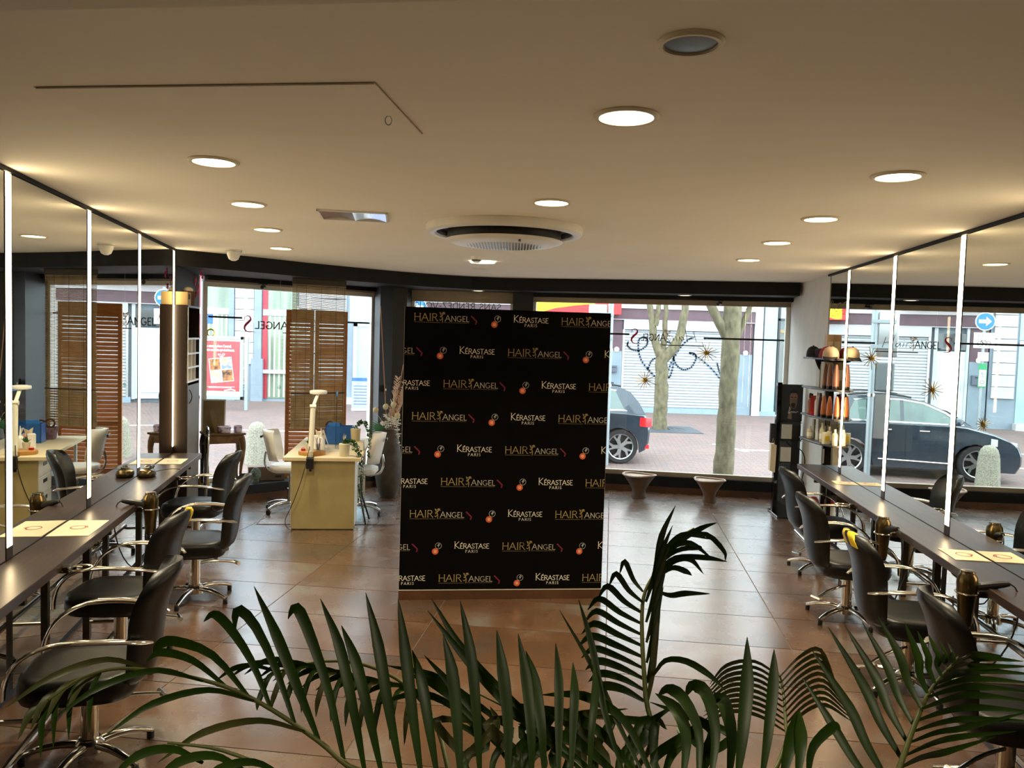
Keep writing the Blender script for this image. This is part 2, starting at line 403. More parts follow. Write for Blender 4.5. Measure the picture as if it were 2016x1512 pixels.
ceiling = S(MB().prism(ROOM, CEIL, CEIL + 0.12).build('ceiling', 'ceiling_paint', smooth=False))
low = [p for p in [(-3.0, -2.5), (3.0, -2.5), (3.0, 1.21), (-3.0, 1.95)]]
S(MB().prism(clip_poly(low, ROOM), 2.60, CEIL).build('trim_1', 'ceiling_paint', smooth=False))
# side walls, the plane of the mirrors being d = 0
def wall_strip(P, s0, s1, d0, d1, z0, z1, name, m, parent=None):
    b = MB(); b.prism([tuple(P(s0, d0))[:2], tuple(P(s1, d0))[:2], tuple(P(s1, d1))[:2], tuple(P(s0, d1))[:2]], z0, z1)
    return b.build(name, m, parent, smooth=False)
S(wall_strip(PL, -6.76, 5.345, -0.15, -0.02, -0.12, CEIL + 0.12, 'wall_left', 'wall_dark'))
S(wall_strip(PR, -10.45, 0.70, -0.15, -0.02, -0.12, CEIL + 0.12, 'wall_right', 'wall_dark'))
S(wall_strip(PR, 0.70, 2.63, -0.15, 0.0, -0.12, CEIL + 0.12, 'wall_right_end', 'wall_white'))
S(MB().box(-1.45, 2.15, -2.65, -2.5, -0.12, CEIL + 0.12).build('wall_back', 'wall_paint', smooth=False))
# thin dark trims where the mirrors meet the ceiling
S(wall_strip(PL, -6.7, 4.2, -0.02, 0.012, CEIL - 0.022, CEIL - 0.001, 'trim_2', 'black_paint'))
S(wall_strip(PR, -10.3, 0.75, -0.02, 0.012, CEIL - 0.022, CEIL - 0.001, 'trim_3', 'black_paint'))
# black bulkhead over the shop windows
BULK = [(-3.335, 7.98), (-2.80, 8.50), (-2.33, 9.05), (-1.85, 9.53), (-1.365, 9.93), (-0.95, 10.20), (-0.55, 10.36), (-0.1, 10.40), (0.4, 10.33), (1.18, 10.17), (3.43, 9.77)]
S(MB().prism(BULK + ROOM[2:], 2.585, CEIL - 0.001).build('trim_4', 'black_paint', smooth=False))
# platform under the left window, columns, right kerb
pl0, pl1 = Vector((-3.515, 8.865, 0)), Vector((-1.70, 10.44, 0))
S(MB().prism([tuple(pl0)[:2], tuple(pl1)[:2], (-1.80, 10.90), (-1.893, 10.874), (-3.618, 9.375)], 0.001, 0.18).build('trim_5', 'column_paint', smooth=False))
def along(a, b, t0, t1, z0, z1, name, m, parent=None, bev=0.0, kind=True):
    """a board between a and b (plan), from offset t0 to t1 to the left of the direction a->b"""
    d = (b - a).normalized(); n = Vector((-d.y, d.x, 0)); q = [a + n * t0, b + n * t0, b + n * t1, a + n * t1]
    o = MB().prism([tuple(p)[:2] for p in q], z0, z1).build(name, m, parent, bevel=bev, smooth=False)
    return S(o) if parent is None and kind else o
along(pl0, pl1, -0.012, 0.0, 0.0, 0.075, 'baseboard_left', 'base_tile')
S(MB().prism([(-1.705, 10.32), (-1.563, 10.47), (-1.40, 10.56), (-1.385, 11.04), (-1.49, 11.05), (-1.885, 10.87)], 0, 2.585).build('wall_column_left', 'column_paint', smooth=False))
S(MB().prism([(-0.02, 10.80), (0.25, 10.76), (0.25, 10.973), (0.0, 11.01)], 0, 2.585).build('wall_column_right', 'column_paint', smooth=False))
along(WR0, WR1, -0.10, 0.05, 0.0, 0.21, 'trim_6', 'black_paint'); along(WR0, WR1, -0.115, -0.10, 0.0, 0.078, 'baseboard_right', 'base_tile')
# windows
def window(name, a, b, z0, z1, mf, head=2.585):
    w_ = struct(name)
    along(a, b, -0.05, 0.03, z0, z0 + 0.055, 'window_sill', mf, w_); along(a, b, -0.05, 0.03, z1, z1 + 0.05, 'window_head', mf, w_)
    d = (b - a).normalized()
    along(a, a + d * 0.05, -0.05, 0.03, z0, z1, 'window_jamb', 'frame_white', w_); along(b - d * 0.05, b, -0.05, 0.03, z0, z1, 'window_jamb', 'frame_white', w_)
    along(a + d * .045, b - d * .045, -0.012, -0.002, z0 + 0.05, z1 + .005, 'pane', 'window_glass', w_)
    along(a, b, -0.10, 0.03, z1 + 0.05, head, 'head_panel', 'frame_beige', w_)
    return w_
win_l = window('window_1', WL0, WL1, 0.17, 2.47, 'frame_white')
win_r = window('window_3', WR0, WR1, 0.21, 2.475, 'frame_beige')
da, db = Vector((-1.40, 11.03, 0)), Vector((0.0, 11.0, 0))
win_d = window('window_2', da, db, 2.20, 2.44, 'frame_beige')
dr = struct('door_1')
along(da, db, -0.05, 0.03, 2.12, 2.20, 'door_head', 'frame_white', dr); along(da, da + Vector((.09, 0, 0)), -0.05, 0.03, 0, 2.12, 'door_jamb', 'frame_white', dr)
along(db - Vector((.09, 0, 0)), db, -0.05, 0.03, 0, 2.12, 'door_jamb', 'frame_white', dr); along(da, db, -0.05, 0.03, 0.0, 0.22, 'door_rail', 'frame_white', dr)
along(da + Vector((.08, 0, 0)), db - Vector((.08, 0, 0)), -0.02, -0.01, 0.2, 2.14, 'pane', 'window_glass', dr)
dh = MB().tube([(-0.22, 10.9, 0.85), (-0.22, 10.9, 1.35)], 0.014, 10).tube([(-0.22, 10.9, 0.9), (-0.22, 10.98, 0.9)], 0.01).tube([(-0.22, 10.9, 1.3), (-0.22, 10.98, 1.3)], 0.01)
dh.build('door_handle', 'alu', dr)
# dark curtain rails with little spot brackets under the heads
for a, b, nm in ((WL0, WL1, 'trim_7'), (WR0, WR1, 'trim_8')): along(a, b, -0.20, -0.14, 2.535, 2.585, nm, 'black_paint')

def leaf_mat(name, c1, c2):
    m = bpy.data.materials.new(name); m.use_nodes = True; nt = m.node_tree; N = nt.nodes; L = nt.links; b = N['Principled BSDF']; o = N['Material Output']
    tc = N.new('ShaderNodeTexCoord'); n = N.new('ShaderNodeTexNoise'); n.inputs['Scale'].default_value = 9; L.new(tc.outputs['Object'], n.inputs['Vector'])
    r = N.new('ShaderNodeValToRGB'); r.color_ramp.elements[0].position = .35; r.color_ramp.elements[1].position = .65; r.color_ramp.elements[0].color = lin(c1); r.color_ramp.elements[1].color = lin(c2); L.new(n.outputs['Fac'], r.inputs[0])
    L.new(r.outputs[0], b.inputs['Base Color']); b.inputs['Roughness'].default_value = .38; t = N.new('ShaderNodeBsdfTranslucent'); L.new(r.outputs[0], t.inputs['Color'])
    x = N.new('ShaderNodeMixShader'); x.inputs[0].default_value = .30; L.new(b.outputs[0], x.inputs[1]); L.new(t.outputs[0], x.inputs[2]); L.new(x.outputs[0], o.inputs['Surface']); MATS[name] = m
leaf_mat('palm_leaf', '3a5a18', '2a4610'); leaf_mat('palm_dry', '6a6a3a', '4e5a2c')

def clear_sheet():
    m = bpy.data.materials.new('mat_clear'); m.use_nodes = True; nt = m.node_tree; N = nt.nodes; L = nt.links; b = N['Principled BSDF']; b.inputs['Base Color'].default_value = lin('d8dce0'); b.inputs['Roughness'].default_value = .3
    t = N.new('ShaderNodeBsdfTransparent'); x = N.new('ShaderNodeMixShader'); x.inputs[0].default_value = .06; L.new(t.outputs[0], x.inputs[1]); L.new(b.outputs[0], x.inputs[2]); L.new(x.outputs[0], N['Material Output'].inputs['Surface']); MATS['mat_clear'] = m
clear_sheet()
# ------------------------------------------------------------------ mirrors, light strips, counters
def frame_obj(P, s, d, z, rot):
    return P(s, d, z), rot
def mirror_panel(P, s0, s1, label, grp):
    o = wall_strip(P, s0 + 0.041, s1 - 0.041, -0.019, 0.0, 0.03, CEIL - 0.024, 'wall_mirror', 'mirror_silver')
    return tag(o, label, 'mirror', grp)
LS = [0.0, 1.285, 2.57, 3.855]; RS = [0.0, -1.283, -2.567, -3.85]
mirror_panel(PL, -1.285, 0, 'tall mirror panel at the left picture edge, before the first light strip', 'mirrors of the left row')
mirror_panel(PL, 0, 1.285, 'tall mirror panel between the two nearest light strips of the left wall', 'mirrors of the left row')
mirror_panel(PL, 1.285, 2.57, 'tall mirror panel between the second and third light strip on the left', 'mirrors of the left row')
mirror_panel(PL, 2.57, 3.855, 'farthest left mirror panel, ending at the dark cabinet side', 'mirrors of the left row')
mirror_panel(PR, -1.283, 0, 'farthest tall mirror panel of the right wall, next to the product shelves', 'mirrors of the right row')
mirror_panel(PR, -2.567, -1.283, 'tall mirror panel on the right wall reflecting the car front', 'mirrors of the right row')
mirror_panel(PR, -3.85, -2.567, 'nearest mirror panel at the right picture edge', 'mirrors of the right row')
mirror_panel(PR, 0, 0.69, 'narrow mirror behind the product shelves', 'mirrors of the right row')
def strip(P, s, side, label):
    rot = ROTL if side > 0 else ROTR
    t = thing('light_strip', label, 'lamp', P(s, 0, 0), rot, 'vertical mirror light strips')
    x0, x1 = (-0.018, 0.003) if side > 0 else (-0.003, 0.018)
    MB().box(min(x0, x1), max(x0, x1), -0.040, 0.040, 0.742, 0.805).build('foot_block', 'wenge_dark', t, smooth=False)
    MB().box(min(x0, x1), max(x0, x1), 0.036 , 0.040, 0.805, CEIL - 0.024).box(min(x0, x1), max(x0, x1), -0.040, -0.036, 0.805, CEIL - 0.024).build('housing', 'black_plastic', t, smooth=False)
    xa, xb = (-0.016, 0.0025) if side > 0 else (-0.0025, 0.016)
    MB().box(xa, xb, -0.036, 0.036, 0.805, CEIL - 0.026).build('diffuser', 'tube_light', t, smooth=False)
for s, l in zip(LS, ('vertical light strip at the far left picture edge', 'second vertical light strip of the left mirrors', 'third vertical light strip of the left mirrors, above the black clipper', 'last left light strip, against the dark cabinet')): strip(PL, s, 1, l)
for s, l in zip(RS, ('vertical light strip beside the product shelves on the right', 'middle vertical light strip of the right mirrors', 'large bright light strip of the right mirrors, near the starburst reflections', 'light strip just outside the right picture edge')): strip(PR, s, -1, l)

def counter(P, s0, s1, side, label, legs):
    rot = ROTL if side > 0 else ROTR
    t = thing('styling_counter', label, 'counter', P(s0, 0, 0), rot); ln = s1 - s0; sg = side
    X = lambda a, b: (min(sg * a, sg * b), max(sg * a, sg * b))
    MB().box(*X(0.004, 0.275), 0, ln, 0.69, 0.74).build('worktop', 'wenge', t, bevel=0.003, smooth=False)
    for s in legs:
        MB().box(*X(0.10, 0.14), s - s0 - .02, s - s0 + .02, 0.0, 0.69).build('leg', 'gunmetal', t, smooth=False)
        MB().box(*X(0.02, 0.26), s - s0 - .015, s - s0 + .015, 0.655, 0.69).build('bracket', 'gunmetal', t, smooth=False)
    b = MB().tube([(sg * 0.34, 0.1, 0.10), (sg * 0.34, ln - 0.35, 0.10)], 0.018, 10); b.build('foot_rail', 'chrome', t)
    for s in legs: MB().tube([(sg * 0.12, s - s0, 0.10), (sg * 0.34, s - s0, 0.10)], 0.012, 8).build('rail_bracket', 'chrome', t)
counter(PL, -3.2, 3.853, 1, 'long dark wood styling counter along the left mirrors', (-1.9, -0.5, 0.85, 2.1, 3.4))
counter(PR, -5.6, 0.566, -1, 'long dark wood styling counter along the right mirrors', (-4.4, -2.75, -1.5, -0.1))

# ------------------------------------------------------------------ hairdressing chairs
def back_pt(u, v, off=0.0):
    c = 2 * u - 1
    W = 0.19 + 0.042 * math.sin(min(1, v * 1.15) * math.pi * 0.62)
    if v > 0.8: W *= math.sqrt(max(0.0, 1 - ((v - 0.8) / 0.2) ** 2 * 0.62))
    if v < 0.15: W *= math.sqrt(max(0.0, 1 - ((0.15 - v) / 0.15) ** 2 * 0.35))
    y = -0.225 - 0.075 * v - 0.07 * max(0, v - 0.55) ** 2 / 0.2 + 0.075 * c * c * (0.5 + 0.5 * v)
    th = 0.012 + 0.043 * math.sqrt(max(0, 1 - c ** 4)) * math.sqrt(max(0.02, 1 - (2 * v - 1) ** 6))
    z = 0.385 + 0.525 * v - 0.02 * c * c * v
    x = W * c
    return (x, y + off, z), (x, y - th - off, z)
def make_chair():
    t = thing('salon_chair', '', 'chair')
    MB().cushion((0, 0.02, 0), 0.235, 0.245, [(0.80, 0.335), (0.95, 0.345), (1.0, 0.375), (1.0, 0.415), (0.96, 0.445), (0.86, 0.456), (0.60, 0.452), (0.25, 0.446)], 3.6, 36).build('seat', 'black_leather', t, angle=60)
    MB().shell(lambda u, v: back_pt(u, v), 16, 16).build('backrest', 'black_leather', t, angle=70)
    for sg in (-1, 1):
        p = bez((sg * .20, -.30, .60), (sg * .285, -.22, .635), (sg * .285, -.02, .650), (sg * .28, .08, .632), 8) + bez((sg * .28, .08, .632), (sg * .272, .20, .60), (sg * .255, .262, .53), (sg * .24, .268, .40), 8)[1:]
        MB().tube(p, [0.011] + [0.023] * 7 + [0.018] * 9, 10, 0.5).build('armrest', 'chrome', t, angle=60)
    MB().lathe([(0.12, 0.318), (0.12, 0.336), (0.05, 0.338)], 20).build('seat_plate', 'gunmetal', t)
    MB().lathe([(0.046, 0.075), (0.046, 0.105), (0.037, 0.108), (0.037, 0.30), (0.044, 0.302), (0.044, 0.32)], 24).build('column', 'chrome_warm', t)
    b = MB()
    b.lathe([(0.0, 0.04), (0.062, 0.045), (0.062, 0.085), (0.045, 0.10), (0.0, 0.102)], 24); b.build('hub', 'chrome', t)
    for k in range(5):
        a = R(72 * k + 18); c, s = math.cos(a), math.sin(a)
        lg = MB().tube(bez((0.04 * c, 0.04 * s, .075), (0.12 * c, 0.12 * s, .088), (0.2 * c, 0.2 * s, .075), (0.285 * c, 0.285 * s, .038), 7), [0.024, .023, .022, .021, .02, .019, .018, .016], 8, 0.75).build('leg', 'chrome', t, angle=60)
        MB().lathe([(0.015, 0.0), (0.017, 0.004), (0.017, 0.03), (0.013, 0.036)], 10, (0.278 * c, 0.278 * s, 0)).build('foot', 'black_plastic', lg)
    MB().tube(bez((0.03, -.02, .25), (.10, -.12, .26), (.16, -.22, .22), (.20, -.27, .20), 6), 0.009, 8).tube([(.16, -.29, .20), (.235, -.25, .20)], 0.014, 8).build('pump_lever', 'chrome', t)
    return t
def add_tape(ch):
    for k, (u0, u1, m) in enumerate(((0.50, 0.60, 'tape_yellow'), (0.60, 0.68, 'tape_black'), (0.68, 0.80, 'tape_yellow'))):
        def fn(u, v, u0=u0, u1=u1):
            a, b = back_pt(u0 + (u1 - u0) * u, 0.86 + 0.14 * v, 0.004)
            a = (a[0], a[1], a[2] + 0.004 * v); b = (b[0], b[1], b[2] + 0.004 * v); return a, b
        MB().shell(fn, 4, 6).build('tape', m, ch)
chair = make_chair(); G_C = 'black salon chairs at the mirrors'
rl, rr = R(90) + ROTL, R(-90) + ROTR
chairs = []
for i, (p, rz, lab) in enumerate((
    (PL(-0.706, 0.595), rl + R(2), 'black leather salon chair nearest the camera on the left'),
    (PL(0.42, 0.43), rl - R(6), 'black leather salon chair on the left with yellow and black tape on its back'),
    (PL(1.58, 0.63), rl + R(3), 'black leather salon chair on the left standing free in front of the white desk'),
    (PL(2.88, 0.40), rl - R(8), 'farthest left black leather salon chair, by the carved table'),
    ((2.76, 7.02, 0), rr + R(4), 'farthest right black leather salon chair, beside the black display stand'),
    ((2.475, 5.78, 0), rr + R(2), 'black leather salon chair on the right, second from the shop window'),
    ((2.343, 4.60, 0), rr, 'black leather salon chair on the right with yellow and black tape on its back'),
    ((2.20, 3.43, 0), rr - R(4), 'black leather salon chair at the right picture edge, behind the palm leaves'))):
    if i == 0: c = chair; c.location = p; c.rotation_euler = (0, 0, rz); c['label'] = lab; c['group'] = G_C
    else: c = dup(chair, p, rz, lab, G_C)
    chairs.append(c)
add_tape(chairs[1]); add_tape(chairs[6])

# ------------------------------------------------------------------ dryers, holders and papers on the counters
def holder(P, s, side, label, z=0.70):
    rot = (ROTL if side > 0 else ROTR); sg = side
    t = thing('dryer_holder', label, 'holder', P(s, 0.0, z), rot, 'wire dryer holders on the counters')
    MB().tube([(sg * (0.36) + 0.055 * math.cos(2 * math.pi * k / 20), 0.055 * math.sin(2 * math.pi * k / 20), 0.0) for k in range(20)], 0.005, 6, closed=True).build('ring', 'chrome_warm', t)
    MB().box(min(sg * .20, sg * .31), max(sg * .20, sg * .31), -0.02, 0.02, -0.022, -0.011).box(min(sg * .278, sg * .305), max(sg * .278, sg * .305), -0.02, 0.02, -0.022, 0.012).build('arm', 'bronze', t, bevel=0.003)
    return t
def dryer(P, s, side, label, z=0.70, turn=0.0):
    sg = side
    t = thing('hair_dryer', label, 'hair dryer', P(s, 0.36, z), (ROTL if side > 0 else ROTR) + turn, 'hair dryers hung at the counters')
    MB().lathe([(0.030, -0.17), (0.036, -0.16), (0.040, -0.08), (0.046, -0.03), (0.049, 0.01), (0.052, 0.05), (0.048, 0.085), (0.036, 0.10), (0.034, 0.115), (0.030, 0.116)], 24).build('body', 'bronze', t, angle=50)
    MB().lathe([(0.0, -0.19), (0.027, -0.185), (0.033, -0.172), (0.030, -0.168)], 20).build('filter_cap', 'black_plastic', t)
    MB().tube(bez((0, -0.03, 0.03), (0, -.08, .045), (0, -.13, .06), (0, -.19, .075), 6), [0.019, .021, .022, .021, .02, .018, .012], 10).build('handle', 'black_plastic', t)
    MB().lathe([(0.037, 0.098), (0.037, 0.108)], 20).build('nozzle_ring', 'chrome_warm', t)
    MB().tube(bez((0, -.19, .075), (0, -.28, .06), (.02, -.24, -.3), (-.06 * sg, -.10, -.42), 10) + bez((-.06 * sg, -.10, -.42), (-.1 * sg, 0, -.5), (-.22 * sg, .05, -.3), (-.26 * sg, .05, -.1), 8)[1:], 0.0045, 6).build('cable', 'black_plastic', t)
holder(PL, 1.42, 1, 'wire ring holder carrying the hair dryer on the left counter'); holder(PL, 2.66, 1, 'empty wire ring holder at the far end of the left counter'); holder(PL, -0.06, 1, 'empty wire ring holder above the second left chair')
holder(PR, -2.43, -1, 'wire ring holder carrying the hair dryer beside the middle of the right counter'); holder(PR, -3.76, -1, 'wire ring holder carrying the nearest hair dryer on the right counter'); holder(PR, -1.45, -1, 'empty wire ring holder at the far end of the right counter')
dryer(PL, 1.42, 1, 'bronze hair dryer standing in its holder on the left counter', turn=R(-60)); dryer(PR, -2.43, -1, 'bronze hair dryer between the second and third right chairs', turn=R(10)); dryer(PR, -3.76, -1, 'bronze hair dryer nearest the camera on the right counter', turn=R(70))
def sheet(P, s0, s1, d0, d1, label, side):
    t = thing('paper_sheet', label, 'paper', P((s0 + s1) / 2, (d0 + d1) / 2, 0.7405), (ROTL if side > 0 else ROTR), 'paper sheets on the counters')
    a, b = (d1 - d0) / 2, (s1 - s0) / 2
    MB().shell(lambda u, v: ((a * (2 * u - 1), b * (2 * v - 1), 0.0015 + 0.002 * math.sin(3 * u + 2 * v)), (a * (2 * u - 1), b * (2 * v - 1), 0.0005)), 6, 6).build('sheet', 'paper', t)
    q = [(math.cos(R(k)) * 0.05 * (1 - k / 1600), math.sin(R(k)) * 0.05 * (1 - k / 1600)) for k in range(0, 420, 20)]
    m = MB(); [m.add([(x, y, 0.0045) for x, y in p], [(0, 1, 2, 3)]) for p in ribbon(q, 0.006)]; m.build('swirl_print', 'paper_red', t, smooth=False)
    return t
sheet(PL, 0.47, 0.88, 0.01, 0.24, 'cream paper sheet with a red swirl on the near left counter', 1)
sheet(PL, 3.14, 3.48, 0.01, 0.22, 'cream paper sheet at the far end of the left counter', 1)
sheet(PR, -0.68, -0.50, 0.01, 0.205, 'cream paper sheet at the far end of the right counter', -1)
sheet(PR, -3.24, -2.98, 0.01, 0.21, 'cream paper sheet on the near right counter', -1)
t = thing('hair_clipper', 'dark hair clipper in its charging base under the third left light strip', 'hair clipper', PL(2.50, 0.085, 0.7405), ROTL)
MB().cushion((0, 0, 0), 0.065, 0.10, [(0.85, 0), (1, 0.012), (0.98, 0.035), (0.8, 0.055), (0.45, 0.066)], 2.6, 28).build('base', 'bronze', t, angle=60)
MB().ball((0.0, 0.03, 0.07), (0.03, 0.035, 0.025)).build('head', 'black_plastic', t); MB().tube([(-.03, .0, .055), (.03, -.02, .065)], 0.02, 10).tube([(.01, .07, .045), (.03, .1, .07)], .009, 8).build('grip', 'black_plastic', t)
MB().tube(bez((0.02, 0.09, 0.02), (0.1, 0.2, 0.03), (0.14, 0.3, 0.02), (0.19, 0.33, 0.004), 10), 0.003, 6).build('cable', 'black_plastic', t)

# ------------------------------------------------------------------ ceiling fixtures
def downlight(x, y, label, k=1.0, z=CEIL):
    t = thing('downlight', label, 'ceiling lamp', (x, y, z), 0, 'round recessed ceiling lamps')
    MB().lathe([(0.094, -0.001), (0.096, -0.010), (0.108, -0.011), (0.117, -0.004), (0.117, 0.0), (0.094, 0.0)], 32, caps=False).build('trim_ring', 'cream', t)
    MB().lathe([(0.0, -0.0035), (0.094, -0.0035), (0.094, -0.001)], 32, caps=False).build('diffuser', 'lamp_disc', t)
    ld = bpy.data.lights.new('downlight_beam', 'AREA'); ld.shape = 'DISK'; ld.size = 0.18; ld.energy = 13.5 * k; ld.color = (1.0, 0.87, 0.60); ld.spread = R(105)
    o = bpy.data.objects.new('downlight_beam', ld); COL.objects.link(o); o.parent = t; o.location = (0, 0, -0.016)
DLP = [(-1.425, 3.826), (-1.668, 5.051), (-1.913, 6.248), (-2.191, 7.583), (0.372, 2.872), (0.195, 4.663), (1.719, 3.706), (1.848, 4.964), (1.964, 6.135), (2.117, 7.394)]
DLN = ['nearest downlight of the left ceiling row', 'second downlight of the left ceiling row', 'third downlight of the left ceiling row', 'farthest downlight of the left ceiling row, near the motion sensor',
       'large downlight nearest the camera, below the ceiling speaker', 'downlight just in front of the round air conditioner', 'nearest downlight of the right ceiling row', 'second downlight of the right ceiling row', 'third downlight of the right ceiling row', 'farthest downlight of the right ceiling row']
for (x, y), n in zip(DLP, DLN): downlight(x, y, n)
downlight(-0.7, 0.55, 'added fill downlight out of view in the lowered ceiling on the left', 0.5, 2.60); downlight(0.9, 0.55, 'added fill downlight out of view in the lowered ceiling on the right', 0.5, 2.60)  # both added out of view to brighten the palm and near chairs
def small_light(x, y, z, label, m='small_lamp'):
    t = thing('soffit_spot', label, 'ceiling lamp', (x, y, z), 0, 'small round soffit lamps')
    MB().lathe([(0.07, -0.001), (0.073, -0.007), (0.085, -0.006), (0.088, 0.0), (0.07, 0.0)], 28, caps=False).build('trim_ring', 'alu', t)
    MB().lathe([(0.0, -0.003), (0.07, -0.003), (0.07, -0.001)], 28, caps=False).build('diffuser', m, t)
small_light(2.16, 10.30, 2.585, 'small soffit lamp over the right shop window'); small_light(-0.48, 10.62, 2.585, 'small soffit lamp over the door'); small_light(-2.42, 9.55, 2.585, 'small unlit soffit lamp over the left shop window', 'white_plastic')
t = thing('oblong_light', 'small oblong ceiling lamp behind the smoke detector', 'ceiling lamp', (-0.337, 8.28, CEIL)); MB().cushion((0, 0, 0), 0.13, 0.07, [(1, -0.0), (1, -0.012), (0.9, -0.02)], 3, 28).build('diffuser', 'lamp_disc', t)
# round air conditioner
t = thing('air_conditioner', 'round white ceiling air conditioner with a perforated centre disc', 'air conditioner', (-0.085, 5.75, CEIL))
MB().lathe([(0.545, 0.0), (0.552, -0.010), (0.548, -0.050), (0.535, -0.058), (0.490, -0.060), (0.482, -0.054), (0.480, -0.02), (0.50, 0.0)], 64, caps=False).build('outer_ring', 'white_plastic', t, angle=50)
MB().lathe([(0.30, -0.004), (0.480, -0.004), (0.480, -0.045), (0.476, -0.045), (0.470, -0.010), (0.400, -0.012), (0.402, -0.098)], 64, caps=False).build('air_slot', 'black_plastic', t)
MB().lathe([(0.0, -0.140), (0.12, -0.139), (0.25, -0.135), (0.36, -0.123), (0.405, -0.108), (0.412, -0.100), (0.405, -0.096), (0.39, -0.096)], 64, caps=False).build('centre_disc', 'white_plastic', t, angle=60)
g = MB(); hole = []
for i in range(-14, 15):
    for j in range(-14, 15):
        x, y = i * 0.021, j * 0.021
        if math.hypot(x, y) < 0.285: hole.append((x, y))
for x, y in hole:
    r_ = math.hypot(x, y); z = -0.1405 + 0.0055 * (r_ / 0.25) ** 2 + (0.012 * max(0, (r_ - .25) / .11))
    g.add([(x - .007, y - .007, z), (x + .007, y - .007, z), (x + .007, y + .007, z), (x - .007, y + .007, z)], [(3, 2, 1, 0)])
g.build('grille_holes', 'gunmetal', t, smooth=False)
MB().box(0.10, 0.115, -0.34, -0.27, -0.132, -0.124).build('receiver_window', 'black_plastic', t)
t = thing('ceiling_speaker', 'round ceiling speaker with grey mesh and beige rim', 'speaker', (0.442, 2.164, CEIL))
MB().lathe([(0.070, -0.004), (0.072, -0.012), (0.082, -0.012), (0.089, -0.004), (0.089, 0.0), (0.07, 0.0)], 40, caps=False).build('rim', 'cream', t); MB().lathe([(0.0, -0.012), (0.04, -0.010), (0.07, -0.005)], 40, caps=False).build('mesh_grille', 'steel_grey', t)
t = thing('smoke_detector', 'white smoke detector behind the air conditioner', 'smoke detector', (-0.379, 7.842, CEIL)); MB().lathe([(0.0, -0.06), (0.03, -0.058), (0.045, -0.035), (0.055, -0.028), (0.06, 0.0)], 24, caps=False).build('body', 'white_plastic', t); MB().lathe([(0.046, -0.045), (0.048, -0.034)], 24, caps=False).build('vent_ring', 'black_plastic', t)
t = thing('ceiling_button', 'small flat round cover plate on the ceiling before the black bulkhead', 'cover', (-0.40, 9.2, CEIL)); MB().lathe([(0.0, -0.008), (0.09, -0.007), (0.10, 0.0)], 24, caps=False).build('plate', 'cream', t)
t = thing('motion_sensor', 'white dome motion sensor at the left ceiling end', 'sensor', (-2.741, 7.899, CEIL)); MB().lathe([(0.075, 0.0), (0.075, -0.02), (0.066, -0.026), (0.06, -0.055), (0.045, -0.09), (0.02, -0.105), (0.0, -0.106)], 24, caps=False).build('dome', 'white_plastic', t); MB().lathe([(0.077, -0.02), (0.077, -0.012)], 24, caps=False).build('base_ring', 'alu', t)
# recessed luminaire with mirror reflector, switched off
t = thing('reflector_luminaire', 'square unlit ceiling luminaire with shiny mirror reflectors', 'ceiling lamp', (-1.08, 5.40, CEIL), R(8))
MB().box(-.225, .225, -.20, -.185, -.012, 0).box(-.225, .225, .185, .20, -.012, 0).box(-.225, -.21, -.20, .20, -.012, 0).box(.21, .225, -.20, .20, -.012, 0).build('frame', 'white_plastic', t, smooth=False)
for k in range(2):
    x0 = -0.21 + 0.21 * k
    MB().shell(lambda u, v, x0=x0: ((x0 + .21 * u, -.185 + .37 * v, -0.011 + 0.010 * math.sin(math.pi * u)), (x0 + .21 * u, -.185 + .37 * v, -0.0005)), 10, 2).build('reflector', 'chrome', t)
t = thing('ceiling_hatch', 'flush white access hatch in the ceiling with a pull ring', 'hatch', (0, 0, CEIL))
HQ = [(-1.615, 2.737), (-0.46, 2.581), (-0.381, 3.195), (-1.559, 3.356)]
MB().prism(HQ, -0.007, -0.001).build('panel', 'ceiling_paint', t, smooth=False)
cxh, cyh = sum(p[0] for p in HQ) / 4, sum(p[1] for p in HQ) / 4
MB().prism([(cxh + (p[0] - cxh) * 1.008, cyh + (p[1] - cyh) * 1.012) for p in HQ], -0.002, -0.0005).build('gap_shadow', 'frame_beige', t, smooth=False)
MB().tube([(-0.471 + 0.012 * math.cos(2 * math.pi * k / 12), 2.942, -0.022 + 0.016 * math.sin(2 * math.pi * k / 12)) for k in range(12)], 0.002, 5, closed=True).build('pull_ring', 'alu', t)
# small track spots under the window heads
for p, rz, l in (((2.62, 10.39, 2.535), 0, 'black track spot over the right shop window'), ((-3.0, 9.66, 2.535), R(40), 'black track spot over the left shop window')):
    t = thing('track_spot', l, 'spotlight', p, rz, 'black track spots'); MB().box(-.05, .05, -.02, .02, -.012, 0).build('adapter', 'black_plastic', t); MB().tube([(0, 0, -.012), (0, 0, -.03)], 0.008, 8).tube([(-.02, -.03, -.045), (.03, .03, -.035)], 0.022, 12).build('head', 'black_plastic', t)
